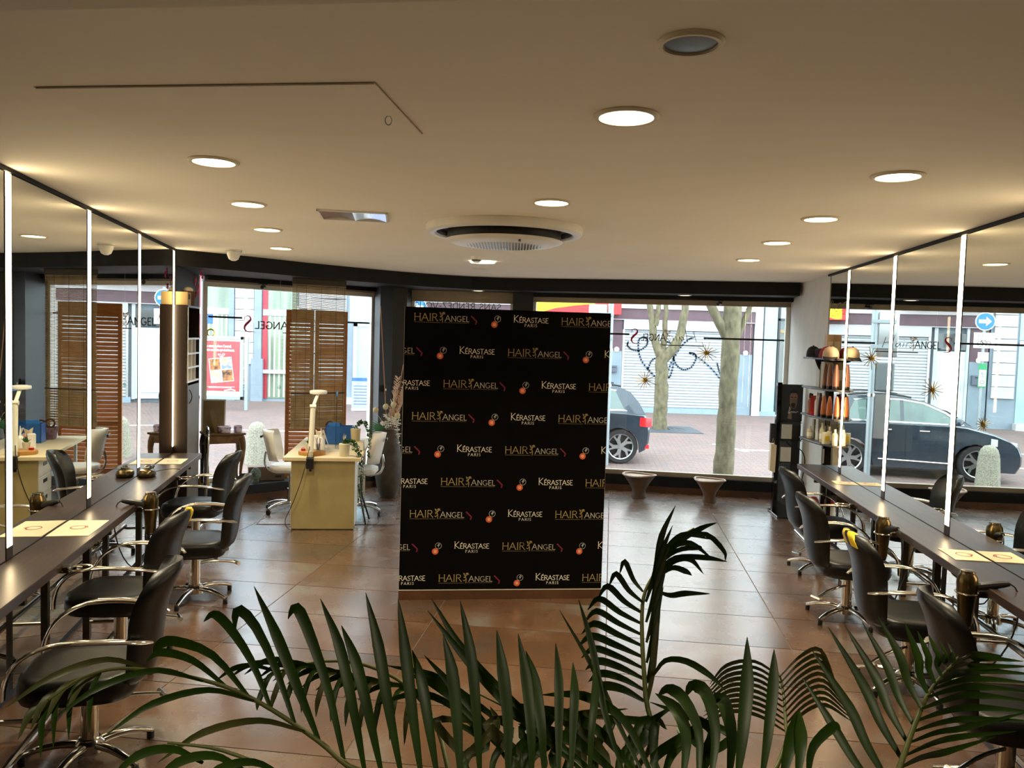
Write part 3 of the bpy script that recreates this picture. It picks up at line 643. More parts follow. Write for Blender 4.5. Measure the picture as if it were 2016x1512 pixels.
# ------------------------------------------------------------------ black photo backdrop with printed logos
mat('backdrop_black', '0a0908', 0.6, col2='0d0b0a', spec=0.04); mat('edge_white', 'cfc8b8', 0.5)
bd = thing('photo_backdrop', 'tall black photo backdrop wall printed with rows of gold and cream logos', 'backdrop', (-0.0345, 5.99, 0), math.atan2(.177, 1.525))
HW = 0.7675
MB().box(-HW, HW, 0.004, 0.10, 0.075, 2.172).build('core', 'edge_white', bd, smooth=False)
MB().box(-HW + .002, HW - .002, 0.0, 0.004, 0.078, 2.172).build('print_sheet', 'backdrop_black', bd, smooth=False)
MB().box(-HW, HW, -0.004, 0.10, 0.0, 0.072).build('skirting', 'base_tile', bd, smooth=False)
MB().box(-HW, HW, -0.005, 0.0, 0.071, 0.0755).build('skirting_edge', 'edge_white', bd, smooth=False)
def fit(txt, h, wd, x0, x1, y, big=None, track=.1):
    q, xe = letters(txt, h, wd, 0, y, track, big); k = (x1 - x0) / xe; return [[(x0 + a * k, b) for a, b in p] for p in q]
def multi(name, layers, parent, y, x0=-HW, x1=HW, loc=None):
    v = []; f = []; mi = []; ms = []
    for k, (polys, m) in enumerate(layers):
        ms.append(m)
        for p in (clip_x(polys, x0, x1) if x0 is not None else polys):
            o = len(v); v += [(a, y - 0.0002 * k, b) for a, b in p]; f.append(tuple(range(o, o + len(p)))); mi.append(k)
    if not f: return None
    me = bpy.data.meshes.new(name); me.from_pydata(v, [], f)
    for m in ms: me.materials.append(MATS[m])
    for pl, k in zip(me.polygons, mi): pl.material_index = k
    return link(name, me, parent, loc)
def shift(layers, dx, dz): return [([[(a + dx, b + dz) for a, b in p] for p in q], m) for q, m in layers]
def angel_figure(x, y, h):
    st = [[(0, .55), (-.05, .3), (.04, .1), (0, -.35)], [(0, .45), (.16, .62), (.30, .58)], [(0, .45), (-.18, .50), (-.28, .75), (-.10, .62)], [(-.02, .4), (-.26, .30), (-.12, .22)], [(.02, .12), (-.20, -.12), (-.30, -.02)], [(.0, .62), (.12, .78), (.26, .72), (.1, .66)]]
    q = []
    for p in st: q += ribbon([(x + a * h, y + b * h) for a, b in p], h * .055)
    return q + [disc(x + .05 * h, y + .70 * h, .07 * h, 10)]
def hair_angels():
    sc = [(0.395, .052), (0.405, .036), (0.43, .030), (0.452, .012), (0.456, -.006), (0.445, -.016), (0.425, -.022)]
    s_sw = [[(0.412, .040), (0.420, .047), (0.438, .030), (0.430, .022)], [(0.430, .022), (0.438, .030), (0.462, .006), (0.450, .004)], [(0.450, .004), (0.462, .006), (0.456, -.018), (0.446, -.020)]]
    return [(fit('HAIR', .052, .0040, 0.0, .176, 0), 'gold_print'), (angel_figure(.205, .012, .068), 'gold_print'), (fit('ANGEL', .038, .0040, .226, .408, 0, {0: 1.12}, .12), 'grey_print'),
            (ribbon([(0, -.012), (.19, -.012)], .0013) + ribbon([(.215, -.010), (.40, -.010)], .0012), 'gold_print'), (s_sw, 'magenta_print')]
def kerastase():
    return [(fit('KÉRASTASE', .036, .0036, 0, .263, 0, {0: 1.42}, .08) + fit('PARIS', .020, .0022, .083, .183, -.031, None, .35), 'cream_print')]
def social():
    f_ = ribbon([(.023, .024), (.017, .031), (.012, .028), (.012, .006)], .0028) + ribbon([(.005, .018), (.019, .018)], .0030)
    sq = ribbon([(-.019, -.018), (-.003, -.018), (-.003, -.034), (-.019, -.034), (-.019, -.018)], .0022) + ringq(-.011, -.026, .0045, .002, 10)
    return [(ringq(.012, .016, .023, .0017, 22), 'white_print'), (f_, 'white_print'), ([disc(-.011, -.026, .024, 22)], 'orange_print'), (sq, 'cream_print')]
PXM = 0.003867; PER = 1.090
cache = {}
for row in range(9):
    z = 2.075 - row * 0.2423; off = (0.0696, -0.325, 0.294)[row % 3] - HW
    for k in range(-1, 3):
        for kind, dx, wd, fn in (('logo', 0, .47, hair_angels), ('social_icon', .600, .05, social), ('brand_name', .731, .263, kerastase)):
            x = off + k * PER + dx; dz = {'logo': 0, 'social_icon': .012, 'brand_name': .008}[kind] + (0.0 if True else 0)
            if x + wd < -HW + .004 or x - .03 > HW - .004: continue
            inside = x - .035 > -HW and x + wd < HW - .004
            if inside:
                if kind not in cache: cache[kind] = multi(kind, fn(), bd, 0, None, None, (x, -0.0015, z + dz))
                else: link(kind, cache[kind].data, bd, (x, -0.0015, z + dz))
            else: multi(kind, shift(fn(), x, z + dz), bd, -0.0015, -HW + .004, HW - .004)

# ------------------------------------------------------------------ footed bowls before the right window
mat('clay_brown', '5a4334', 0.55, col2='3e3026', scale=7, bump=0.15, bscale=25); mat('clay_rust', '6b4a30', 0.5, col2='4a3a30', scale=5, bump=0.15, bscale=25); mat('clay_rim', 'a28a72', 0.5, col2='8a6a50', scale=9)
def footed_bowl(loc, r, h, sx, sy, m, label, e=2.0):
    t = thing('footed_bowl', label, 'planter', loc, R(-8), 'footed bowls under the right window')
    def ring(prof, name, mm): MB().cushion((0, 0, 0), sx, sy, prof, e, 40).build(name, mm, t, angle=60) if False else None
    def rings(prof):
        b = MB(); vs = []; fs = []; n = 40
        for q, z in prof:
            for k in range(n):
                a = 2 * math.pi * k / n; ca, sa = math.cos(a), math.sin(a)
                ee = e if q > 0.5 * r else 2.0
                vs.append((q * sx * math.copysign(abs(ca) ** (2 / ee), ca), q * sy * math.copysign(abs(sa) ** (2 / ee), sa), z * (1 + .03 * math.cos(2 * a + 1) * (z / h))))
        for i in range(len(prof) - 1):
            for k in range(n): fs.append((i * n + k, i * n + (k + 1) % n, (i + 1) * n + (k + 1) % n, (i + 1) * n + k))
        fs.append(tuple(range(n))[::-1]); fs.append(tuple(range((len(prof) - 1) * n, len(prof) * n)))
        return b.add(vs, fs)
    rings([(r * .46, 0), (r * .45, h * .05), (r * .40, h * .15), (r * .38, h * .30), (r * .46, h * .45), (r * .70, h * .72), (r * .93, h * .94), (r * .86, h * .93), (r * .5, h * .6), (r * .1, h * .5)]).build('body', m, t, angle=50)
    rings([(r * .90, h * .925), (r * .97, h * .94), (r * 1.0, h * .97), (r * .96, h), (r * .87, h * .99), (r * .86, h * .93)]).build('rim', 'clay_rim', t, angle=50)
footed_bowl((1.655, 10.20, 0), 0.22, 0.30, 1.0, 0.8, 'clay_brown', 'round dark footed bowl planter nearer the backdrop')
footed_bowl((2.51, 10.03, 0), 0.195, 0.29, 1.0, 0.85, 'clay_rust', 'squarish rust-coloured footed bowl planter nearer the display stand', 3.0)

# ------------------------------------------------------------------ black product display stand
mat('poster_dark', '23262b', 0.4, col2='15171a', scale=5); mat('skin_print', '8f7a68', 0.6, col2='6f5a4a', scale=12)
t = thing('display_stand', 'tall black product display stand with a portrait poster by the right window', 'display stand', (3.20, 9.45, 0), R(-4))
MB().box(-.10, .26, -.30, .16, 0.0, 0.025).build('base_plate', 'black_gloss', t, bevel=.004); MB().box(-.09, -.035, -.02, .05, .025, 1.55).build('side_post', 'black_gloss', t, bevel=.003)
MB().box(-.035, .20, 0.0, .04, .025, 1.10).build('back_board', 'black_gloss', t, smooth=False); MB().box(.10, .20, -.004, 0.0, .44, 1.05).build('side_rail', 'black_plastic', t, smooth=False)
for z in (0.62, 0.89): MB().box(-.02, .10, -.006, -.001, z, z + .17).build('white_card', 'white_plastic', t, smooth=False)
for z in (0.60, 0.87, 1.085): MB().box(-.03, .19, -.10, 0.0, z, z + .008).build('clear_shelf', 'shelf_glass', t, smooth=False)
po = MB().box(-.035, .205, -.012, -.001, 1.10, 1.53).build('poster', 'poster_dark', t, smooth=False)
multi('portrait_print', [([[(.06, 1.30), (.08, 1.25), (.12, 1.25), (.14, 1.30), (.145, 1.40), (.12, 1.455), (.08, 1.455), (.055, 1.40)], [(.04, 1.13), (.09, 1.12), (.085, 1.20), (.05, 1.21)]], 'skin_print'),
      ([[(.072, 1.30), (.085, 1.255), (.115, 1.255), (.128, 1.30), (.115, 1.315), (.085, 1.315)], [(.055, 1.43), (.10, 1.48), (.145, 1.43), (.13, 1.455), (.07, 1.455)], [(.068, 1.375), (.09, 1.375), (.09, 1.385), (.068, 1.385)], [(.108, 1.375), (.132, 1.375), (.132, 1.385), (.108, 1.385)]], 'black_print'),
      (ribbon([(.045, 1.19), (.06, 1.27), (.068, 1.24), (.055, 1.19), (.08, 1.215), (.09, 1.20), (.10, 1.215), (.11, 1.20), (.12, 1.215), (.13, 1.20), (.145, 1.215), (.16, 1.21)], .004), 'white_print')], po, -0.0125, None, None)
t = thing('cable_plug', 'black cable with a plug hanging beside the display stand', 'cable', (3.40, 9.22, 0))
MB().tube(bez((0, 0, .92), (-.08, -.02, .95), (-.16, -.04, .84), (-.06, -.02, .78), 8) + bez((-.06, -.02, .78), (.02, 0, .70), (-.02, 0, .55), (-.04, 0, .42), 8)[1:], .006, 6).tube(bez((-.04, 0, .42), (-.12, 0, .30), (.02, 0, .22), (0.06, 0, .36), 8), .005, 6).build('cable', 'black_plastic', t); MB().ball((-.04, -.01, .40), (.03, .03, .045)).build('plug', 'black_plastic', t)
t = thing('paper_bag', 'beige paper bag hanging on the left side of the display stand', 'bag', (3.07, 9.41, 0), R(-4)); MB().prism_xz([(-.03, .52), (.03, .50), (.036, .82), (-.026, .83)], -.05, .03).build('body', 'paper', t); MB().tube([(-.02, -.02, .82), (0.0, -.02, .90), (.02, -.02, .82)], .003, 6).build('handle', 'paper', t)
t = thing('black_box', 'small black box hung on the left edge of the display stand', 'box', (3.07, 9.43, 0), R(-4)); MB().box(-.03, .035, -.04, .02, .84, 1.07).build('body', 'black_plastic', t, bevel=.004); MB().box(-.02, .025, -.041, -.04, .88, 1.03).build('front_face', 'poster_dark', t, smooth=False)

# ------------------------------------------------------------------ product shelves on the right wall
mat('shelf_dark', '3d3634', 0.3, col2='2c2624')
SHZ = (1.865, 1.555, 1.265, 1.005)
for z, l in zip(SHZ, ('top wall shelf carrying caps', 'second wall shelf carrying tall bronze bottles', 'third wall shelf carrying a row of orange-brown bottles', 'lowest wall shelf carrying cream bottles and boxes')):
    o = MB().prism([tuple(PR(s, d))[:2] for s, d in ((.03, .001), (.03, .07), (.20, .15), (.45, .20), (.80, .215), (.86, .19), (.69, .001))], z - .018, z).build('wall_shelf', 'shelf_dark', bevel=.003, smooth=False)
    tag(o, l, 'shelf', 'curved wall shelves')
def bottle(s, d, z, kind, col, label, h=.2, r=.03, cap='black_plastic'):
    cm = 'prod_' + col
    mat(cm, col, 0.3, col2=None, coat=0.2)
    t = thing({'tube': 'product_tube', 'bottle': 'product_bottle', 'taper': 'shampoo_bottle', 'box': 'product_box', 'spray': 'spray_bottle'}[kind], label, {'tube': 'tube', 'box': 'box'}.get(kind, 'bottle'), PR(s, d, z), ROTR + R(20), 'hair products on the wall shelves')
    if kind == 'taper':
        MB().cushion((0, 0, 0), r, r * .7, [(.85, 0), (.95, .01), (1.0, h * .25), (.9, h * .55), (.55, h * .9), (.35, h)], 2.2, 20).build('body', cm, t, angle=60); MB().cushion((0, 0, 0), r * .97, r * .68, [(.8, 0), (1.0, .003), (1.0, h * .16), (.9, h * .17)], 2.2, 20).build('cap', cap, t, angle=60)
    elif kind == 'tube':
        MB().shell(lambda u, v: ((r * (2 * u - 1), -r * .6 * math.sin(math.pi * u) * (1 - v), .03 + (h - .03) * v), (r * (2 * u - 1), r * .6 * math.sin(math.pi * u) * (1 - v) + .001, .03 + (h - .03) * v)), 10, 4).build('body', cm, t); MB().lathe([(r * .8, 0), (r * .85, .03), (r * .6, .031)], 16).build('cap', cap, t)
    elif kind == 'box':
        MB().box(-r, r, -r * .6, r * .6, 0, h).build('body', cm, t, bevel=.002, smooth=False); MB().box(-r * .7, r * .7, -r * .6 - .001, -r * .6, h * .3, h * .7).build('label_print', cap, t, smooth=False)
    elif kind == 'spray':
        MB().lathe([(r, 0), (r, h * .6), (r * .5, h * .72), (r * .4, h * .76)], 16).build('body', cm, t, angle=50); MB().lathe([(r * .45, h * .76), (r * .45, h * .9), (r * .3, h)], 12).build('nozzle', cap, t); MB().box(-.008, .03, -.008, .008, h * .88, h * .97).build('trigger', cap, t)
    else:
        MB().lathe([(r * .95, 0), (r, .006), (r, h * .66), (r * .8, h * .74), (r * .42, h * .78), (r * .42, h * .80)], 18).build('body', cm, t, angle=50); MB().lathe([(r * .45, h * .80), (r * .45, h), (r * .4, h)], 16).build('cap', cap, t); MB().lathe([(r * 1.01, h * .18), (r * 1.01, h * .5)], 18, caps=False).build('label_print', 'cream_print' if col != 'd9cfae' else 'tape_yellow' if 'yellow' in label else 'paper', t)
z = SHZ[1]
bottle(.10, .05, z, 'taper', '8a5a48', 'tall bronze bottle on the second shelf, nearest the light strip', .25, .034, 'prod_dark'if 0 else 'black_plastic')
bottle(.20, .08, z, 'taper', '9a6a58', 'tall bronze bottle in the middle of the second shelf group', .25, .034); bottle(.30, .10, z, 'taper', '8f6452', 'tall bronze bottle farthest along the second shelf', .25, .034)
bottle(.42, .06, z, 'box', 'b7a67e', 'beige carton at the back of the second shelf', .27, .05, 'cream_print'); bottle(.60, .06, z, 'box', 'd5d2c8', 'white display card box on the second shelf', .25, .05, 'grey_print')
z = SHZ[2]
for s, d, k, c, h, r, l, cp in ((.06, .04, 'taper', 'a8562e', .22, .032, 'orange-brown bottle on the third shelf beside the light strip', 'black_plastic'), (.17, .08, 'taper', 'b0612f', .22, .032, 'second orange-brown bottle on the third shelf', 'black_plastic'), (.27, .11, 'taper', 'b5683a', .22, .032, 'third orange-brown bottle on the third shelf', 'black_plastic'),
    (.37, .12, 'taper', '3a2018', .24, .03, 'dark brown bottle on the third shelf', 'black_plastic'), (.46, .13, 'spray', 'c9b9b4', .24, .024, 'pale spray bottle on the third shelf', 'white_plastic'), (.57, .14, 'tube', 'b8301f', .20, .036, 'red tube on the third shelf', 'red_print'), (.68, .15, 'spray', '94604e', .22, .028, 'brown spray bottle at the far end of the third shelf', 'black_plastic')):
    bottle(s, d, z, k, c, l, h, r, cp)
z = SHZ[3]
for s, d, k, c, h, r, l, cp in ((.07, .04, 'bottle', 'd9cfae', .16, .026, 'cream bottle on the lowest shelf beside the light strip', 'cream'), (.17, .10, 'box', 'e0d8b8', .12, .034, 'cream box with a yellow label on the lowest shelf', 'tape_yellow'), (.24, .05, 'bottle', 'd2c79f', .17, .026, 'cream bottle behind the yellow-labelled box', 'cream'), (.32, .10, 'bottle', 'cfc39a', .18, .026, 'cream bottle in the middle of the lowest shelf', 'cream'),
    (.40, .08, 'bottle', 'b5a878', .19, .026, 'olive bottle on the lowest shelf', 'cream'), (.53, .07, 'box', 'd6d3c6', .24, .04, 'tall white box on the lowest shelf', 'grey_print'), (.66, .14, 'bottle', 'd8cda6', .13, .03, 'short cream bottle at the far end of the lowest shelf', 'cream'), (.72, .07, 'box', 'a89a70', .20, .032, 'olive carton at the far end of the lowest shelf', 'paper')):
    bottle(s, d, z, k, c, l, h, r, cp)
# caps on the top shelf
mat('cap_purple', '2c1a3c', 0.7); mat('cap_black', '131116', 0.7); mat('cap_beige', 'cdb59a', 0.8); mat('cap_tan', 'b98f6c', 0.8); mat('cap_red', '8a1f22', 0.7)
def cap_(s, d, rz, mc, mb, label, tilt=0.0, r=.085):
    t = thing('baseball_cap', label, 'cap', PR(s, d, SHZ[0] + .002), rz, 'caps on the top shelf'); t.rotation_euler = (tilt, 0, rz)
    MB().lathe([(r, 0), (r * 1.01, .02), (r * .95, .06), (r * .72, .095), (r * .35, .112), (0, .116)], 24, caps=False).build('crown', mc, t, angle=60); MB().ball((0, 0, .117), .008, 8, 6).build('button', mb, t)
    MB().shell(lambda u, v: ((r * (2 * u - 1) * (1 - .25 * v * v), -r * math.sqrt(max(0, 1 - (2 * u - 1) ** 2)) * .98 - .07 * v * math.sqrt(max(.05, 1 - (2 * u - 1) ** 2)), .012 - .018 * v - .02 * (2 * u - 1) ** 2 * v + .012), (r * (2 * u - 1) * (1 - .25 * v * v), -r * math.sqrt(max(0, 1 - (2 * u - 1) ** 2)) * .98 - .07 * v * math.sqrt(max(.05, 1 - (2 * u - 1) ** 2)), .009 - .018 * v - .02 * (2 * u - 1) ** 2 * v + .012)), 14, 5).build('brim', mb, t)
cap_(.77, .12, R(20), 'cap_black', 'cap_black', 'black cap at the far end of the top shelf', r=.07); cap_(.60, .12, R(60), 'cap_purple', 'cap_black', 'dark purple cap standing on the top shelf', R(75)); cap_(.335, .10, R(10), 'cap_red', 'cap_black', 'red and black cap on the top shelf', R(20), .07); cap_(.155, .095, R(-30), 'cap_beige', 'cap_black', 'beige cap beside the light strip on the top shelf', R(10), .08)
bottle(.46, .04, SHZ[0], 'box', 'c9a888', 'tan card box among the caps on the top shelf', .24, .04, 'paper')
# brand name on the narrow shelf mirror and red-white bottle under the counter
kq = fit('KÉRASTASE', .12, .006, 0, .60, 0, {0: 1.4}, .08)
b = MB(); [b.add([tuple(PR(.66 - a, .0015, 2.30 + z_)) for a, z_ in p], [tuple(range(len(p)))]) for p in kq]; o = b.build('mirror_lettering', 'gold_print', smooth=False); tag(o, 'large thin gold brand lettering on the narrow shelf mirror', 'lettering')
mat('ext_red', 'b8161a', 0.35)
t = thing('spray_canister', 'white canister with a red cap under the right counter', 'canister', PR(0.60, 0.08, 0), 0); MB().lathe([(.055, 0), (.06, .01), (.06, .28), (.05, .31)], 20).build('body', 'white_plastic', t); MB().lathe([(.052, .31), (.05, .36), (.03, .39), (0, .395)], 20, caps=False).build('cap', 'ext_red', t); MB().lathe([(.0608, .1), (.0608, .2)], 20, caps=False).build('label_print', 'ext_red', t)
# ------------------------------------------------------------------ tall cabinet at the end of the left mirrors
mat('cab_side', '22150e', 0.4, col2='190f0a', scale=3, stretch=(20, 20, 1), detail=8); mat('cab_front_daylit', '6a6660', 0.45, col2='5c5852'); mat('cub_dark', '0d0c0c', 0.6)  # the front's grey is daylight reflected on the cabinet, put into the colour
cb = thing('tall_cabinet', 'tall dark brown cabinet with white cubbies at the end of the left mirrors', 'cabinet', PL(3.885, 0, 0), ROTL)
W0, D0 = 0.13, 0.62
MB().box(0.0, W0, 0, .02, 0, 2.18).build('side_panel', 'cab_side', cb, smooth=False); MB().box(0.0, W0, D0 - .02, D0, 0, 2.18).build('side_panel', 'cab_side', cb, smooth=False)
MB().box(-.015, 0.01, .02, D0 - .02, 0, 2.18).build('back_panel', 'cub_dark', cb, smooth=False); MB().box(0.0, W0, 0.0, D0, 2.18, 2.20).build('top_panel', 'cab_side', cb, smooth=False)
d_ = MB().box(W0 - .018, W0, .022, D0 - .022, .06, 1.40).build('cabinet_door', 'cab_front_daylit', cb, bevel=.002, smooth=False)
MB().tube([(W0 + .025 * math.sin(math.pi * k / 10), .10, 1.22 + .14 * k / 10) for k in range(11)], .005, 6).build('door_handle', 'black_plastic', d_)
for z in (1.43, 1.57, 1.71, 1.86): MB().box(.012, W0, .02, D0 - .02, z, z + .018).build('shelf_board', 'white_plastic', cb, smooth=False)
for y in (.21, .40): MB().box(.012, W0, y, y + .014, 1.448, 1.86).build('divider', 'white_plastic', cb, smooth=False)
MB().box(W0 - .012, W0 + .002, 0.0, .022, 1.43, 2.18).build('front_edge', 'white_plastic', cb, smooth=False)
mat('carton', 'a48c5e', 0.7); mat('wicker_brown', '5a3a22', 0.8); mat('orchid_pink', 'a8306a', 0.6, col2='c55a90', scale=20); mat('stem_green', '4f6a30', 0.6)
t = thing('carton_box', 'beige cardboard box on top of the tall cabinet', 'box', PL(3.96, 0.06, 2.20), ROTL); MB().box(-.05, .065, -.06, .10, 0, .13).build('body', 'carton', t, bevel=.002, smooth=False)
for k in range(3): MB().box(.0655, .067, -.03 + .03 * k, -.012 + .03 * k, .06, .11).build('barcode_print', 'black_print', t, smooth=False)
t = thing('round_basket', 'small round brown basket behind the cardboard box on the cabinet', 'basket', PL(4.20, 0.07, 2.20), ROTL); MB().lathe([(.05, 0), (.06, .01), (.065, .14), (.058, .15)], 20).build('body', 'wicker_brown', t, angle=50); MB().ball((0, 0, .16), (.05, .05, .035)).build('ball_lid', 'paper', t)
t = thing('orchid_spray', 'pink artificial orchid sprig on top of the tall cabinet', 'flower', PL(4.32, 0.11, 2.20), ROTL); MB().tube(bez((0, 0, 0), (0, 0, .2), (.02, .03, .30), (.06, .06, .34), 8), .003, 6).build('stem', 'stem_green', t)
random.seed(3)
for k in range(7):
    c = Vector((.02 + random.uniform(-.03, .05), .03 + random.uniform(-.05, .05), .12 + .04 * k)); b = MB()
    for j in range(5):
        a = 2 * math.pi * j / 5 + k; b.m = Matrix.Translation(c) @ Matrix.Rotation(a, 4, 'X') @ Matrix.Rotation(.5, 4, 'Z'); b.ball((0, 0, .018), (.006, .012, .018), 8, 6)
    b.build('bloom', 'orchid_pink', t)
t = thing('figurine_pot', 'small dark pot with twigs in the white cubbies', 'pot', PL(4.15, 0.07, 1.448), ROTL); MB().lathe([(.03, 0), (.035, .05), (.02, .07)], 14).build('body', 'wicker_brown', t); MB().tube([(0, 0, .06), (.02, .01, .12)], .004).tube([(0, 0, .06), (-.01, -.02, .11)], .004).build('twigs', 'stem_green', t)
t = thing('folding_chair', 'folded chrome chair with black seat leaning behind the counter end', 'chair', PL(4.75, 0.16, 0), ROTL + R(12))
MB().tube([(.0, -.16, 0)] + [(0.02, .16 * math.cos(R(180 - 180 * k / 10)), .80 + .10 * math.sin(R(180 * k / 10))) for k in range(11)] + [(0, .16, 0)], .012, 8).build('frame', 'chrome', t); MB().box(-.05, -.02, -.13, .13, .30, .72).build('seat_panel', 'black_gloss', t, bevel=.006); MB().box(.0, .015, -.12, .12, .62, .80).build('back_panel', 'black_gloss', t, bevel=.006)

# ------------------------------------------------------------------ left window platform: table, frame, bowls, figures
mat('old_wood', '6b4c2c', 0.5, col2='a08050', scale=9, stretch=(1, 4, 1), lo=.45, hi=.8, bump=.1, bscale=30); mat('card_beige', '8f7d5e', 0.8, col2='84724f')
TZ = 0.181
tb = thing('carved_table', 'small carved wooden table with curved legs on the window platform', 'table', (-3.33, 9.30, TZ), R(30))
MB().box(-.23, .23, -.16, .16, .585, .61).build('table_top', 'old_wood', tb, bevel=.006); MB().box(-.21, .21, -.14, .14, .49, .585).build('apron', 'old_wood', tb, bevel=.004)
for sx in (-1, 1):
    for sy in (-1, 1):
        MB().tube(bez((sx * .185, sy * .115, .56), (sx * .23, sy * .15, .40), (sx * .175, sy * .11, .25), (sx * .18, sy * .115, .10), 8) + [(sx * .19, sy * .125, .03), (sx * .195, sy * .13, 0)], [.038, .036, .032, .028, .024, .021, .018, .016, .015, .02, .014], 10).build('leg', 'old_wood', tb, angle=60)
tz = TZ + .611
t = thing('picture_frame', 'picture frame seen from behind leaning on its easel leg on the carved table', 'picture frame', (-3.43, 9.27, tz), R(14)); fb = MB(); fb.at((0, 0, 0), 0, R(-8)).box(-.12, .12, 0, .012, 0, .36).build('back_board', 'card_beige', t, smooth=False)
fb = MB(); fb.at((0, 0, 0), 0, R(-8)).box(-.13, -.115, -.002, .02, 0, .37).box(.115, .13, -.002, .02, 0, .37).box(-.13, .13, -.002, .02, .36, .375).build('frame_edge', 'frame_white', t, smooth=False)
MB().prism_xz([(-.03, .25), (.01, .26), (.08, .0), (.03, .0)], -.10, -.095).build('easel_leg', 'card_beige', t)
mat('bowl_purple', '9a7ab5', 0.3, col2='e8e0ee', scale=22, lo=.45, hi=.55)
for (x, y, l, r_) in ((-3.285, 9.22, 'purple and white patterned bowl on the carved table', .075), (-3.165, 9.33, 'smaller purple patterned bowl at the table corner', .05)):
    t = thing('patterned_bowl', l, 'bowl', (x, y, tz), 0, 'purple bowls on the carved table'); MB().lathe([(r_ * .8, 0), (r_ * .95, .01), (r_, .07), (r_ * .94, .072), (r_ * .8, .02), (0, .015)], 28, caps=False).build('body', 'bowl_purple', t, angle=50); MB().lathe([(r_ * 1.0, .068), (r_ * 1.02, .072), (r_ * .95, .075)], 28, caps=False).build('rim', 'white_plastic', t)
mat('duck_yellow', 'c8a24a', 0.5, col2='b08a3a')
t = thing('wooden_duck', 'yellow wooden duck figure standing behind the counter end', 'figurine', (-3.45, 9.05, TZ), 0); MB().lathe([(.05, 0), (.065, .03), (.065, .09), (.045, .13), (.03, .15)], 20).build('body', 'duck_yellow', t, angle=60); MB().ball((0, 0, .19), (.035, .04, .045)).build('head', 'duck_yellow', t); MB().ball((0.0, -.045, .185), (.016, .03, .008), 10, 6).build('beak', 'wicker_brown', t); MB().lathe([(.033, .145), (.036, .15), (.033, .155)], 16, caps=False).build('collar', 'wicker_brown', t)
mat('buddha_stone', '6f7d72', 0.7, col2='55625a', scale=20, bump=.1, bscale=80)
t = thing('stone_head', 'small grey stone head sculpture with curled hair on the window platform', 'sculpture', (-2.995, 9.46, TZ), R(25))
MB().lathe([(.038, 0), (.045, .01), (.036, .03), (.040, .045), (.052, .07), (.055, .10), (.050, .125), (.036, .145), (.018, .16), (.012, .175), (0, .18)], 24, caps=False, sy=.95).build('head', 'buddha_stone', t, angle=60)
hb = MB(); random.seed(5)
for i in range(5):
    for k in range(14 - 2 * i):
        a = 2 * math.pi * k / (14 - 2 * i) + i * .3; rr_ = (.054, .051, .042, .029, .016)[i]; zz = (.108, .124, .142, .157, .170)[i]
        if i == 0 and math.sin(a) < -.55: continue
        hb.ball((rr_ * math.cos(a), rr_ * math.sin(a) * .95, zz), .009, 6, 4)
hb.build('hair_curls', 'buddha_stone', t); MB().ball((-.054, 0, .075), (.008, .012, .03), 8, 6).ball((.054, 0, .075), (.008, .012, .03), 8, 6).build('ears', 'buddha_stone', t); MB().ball((0, -.052, .083), (.007, .012, .014), 8, 6).ball((0, -.050, .060), (.016, .008, .005), 8, 6).ball((-.02, -.048, .093), (.012, .006, .004), 8, 6).ball((.02, -.048, .093), (.012, .006, .004), 8, 6).build('face_features', 'buddha_stone', t)
mat('speaker_brown', '6b5848', 0.6, col2='5d4b3c')
t = thing('shoe_box', 'long brown box lying behind the stone head on the platform', 'box', (-2.93, 9.66, TZ), R(22)); MB().box(-.21, .21, -.06, .06, 0, .165).build('body', 'speaker_brown', t, bevel=.004, smooth=False); MB().box(.10, .17, -.0625, -.06, .035, .06).build('label_print', 'black_print', t, smooth=False); MB().box(-.212, .212, -.062, .062, .135, .168).build('lid', 'speaker_brown', t, bevel=.003, smooth=False)

# ------------------------------------------------------------------ louvred screen, roller blind, crystal
mat('screen_wood', 'b06c32', 0.45, col2='96561f', scale=4, stretch=(1, 1, 12), detail=6); mat('slat_wood', 'bd7c40', 0.4, col2='a86630', scale=5, stretch=(12, 1, 1))
scr = thing('louvred_screen', 'folding wooden louvred screen of two leaves in the left window', 'screen', (0, 0, TZ))
sl_me = None
for a, b in (((-2.765, 9.84), (-2.44, 9.90)), ((-2.425, 9.90), (-2.075, 10.10))):
    a, b = Vector(a + (0,)), Vector(b + (0,)); ln = (b - a).length; rz = math.atan2(b.y - a.y, b.x - a.x)
    lf = bpy.data.objects.new('screen_leaf', None); COL.objects.link(lf); lf.parent = scr; lf.location = a; lf.rotation_euler = (0, 0, rz)
    H_ = 2.06
    for x0, x1 in ((0, .045), (ln - .045, ln)): MB().box(x0, x1, -.014, .014, 0, H_).build('stile', 'screen_wood', lf, bevel=.002, smooth=False)
    for z0, z1 in ((0.02, .12), (.62, .68), (H_ - .16, H_)): MB().box(.045, ln - .045, -.012, .012, z0, z1).build('rail', 'screen_wood', lf, bevel=.002, smooth=False)
    k = 0
    for z0, z1 in ((.12, .62), (.68, H_ - .16)):
        n = int((z1 - z0) / .048)
        for i in range(n):
            z = z0 + (i + .5) * (z1 - z0) / n
            if sl_me is None:
                s_ = MB(); s_.at((0, 0, 0), 0, R(46)).box(0, 1, -.026, .026, -.003, .003); so = s_.build('slat', 'slat_wood', lf, smooth=False); sl_me = so.data
            else: so = link('slat', sl_me, lf)
            so.location = (.045, 0, z); so.scale = (ln - .09, 1, 1); k += 1
leaf_mat('bamboo', 'b8a47a', '9c8a62'); mat('bamboo_dark', '3a3226', 0.6)
bl = thing('bamboo_blind', 'sheer bamboo roll-up blind hanging in front of the louvred screen', 'blind', (-2.545, 9.29, 0), R(32)); ln = 0.64
sb = MB()
for i in range(112):
    z = .86 + i * .0150; sb.box(0, ln, -.001, .001, z, z + .0085)
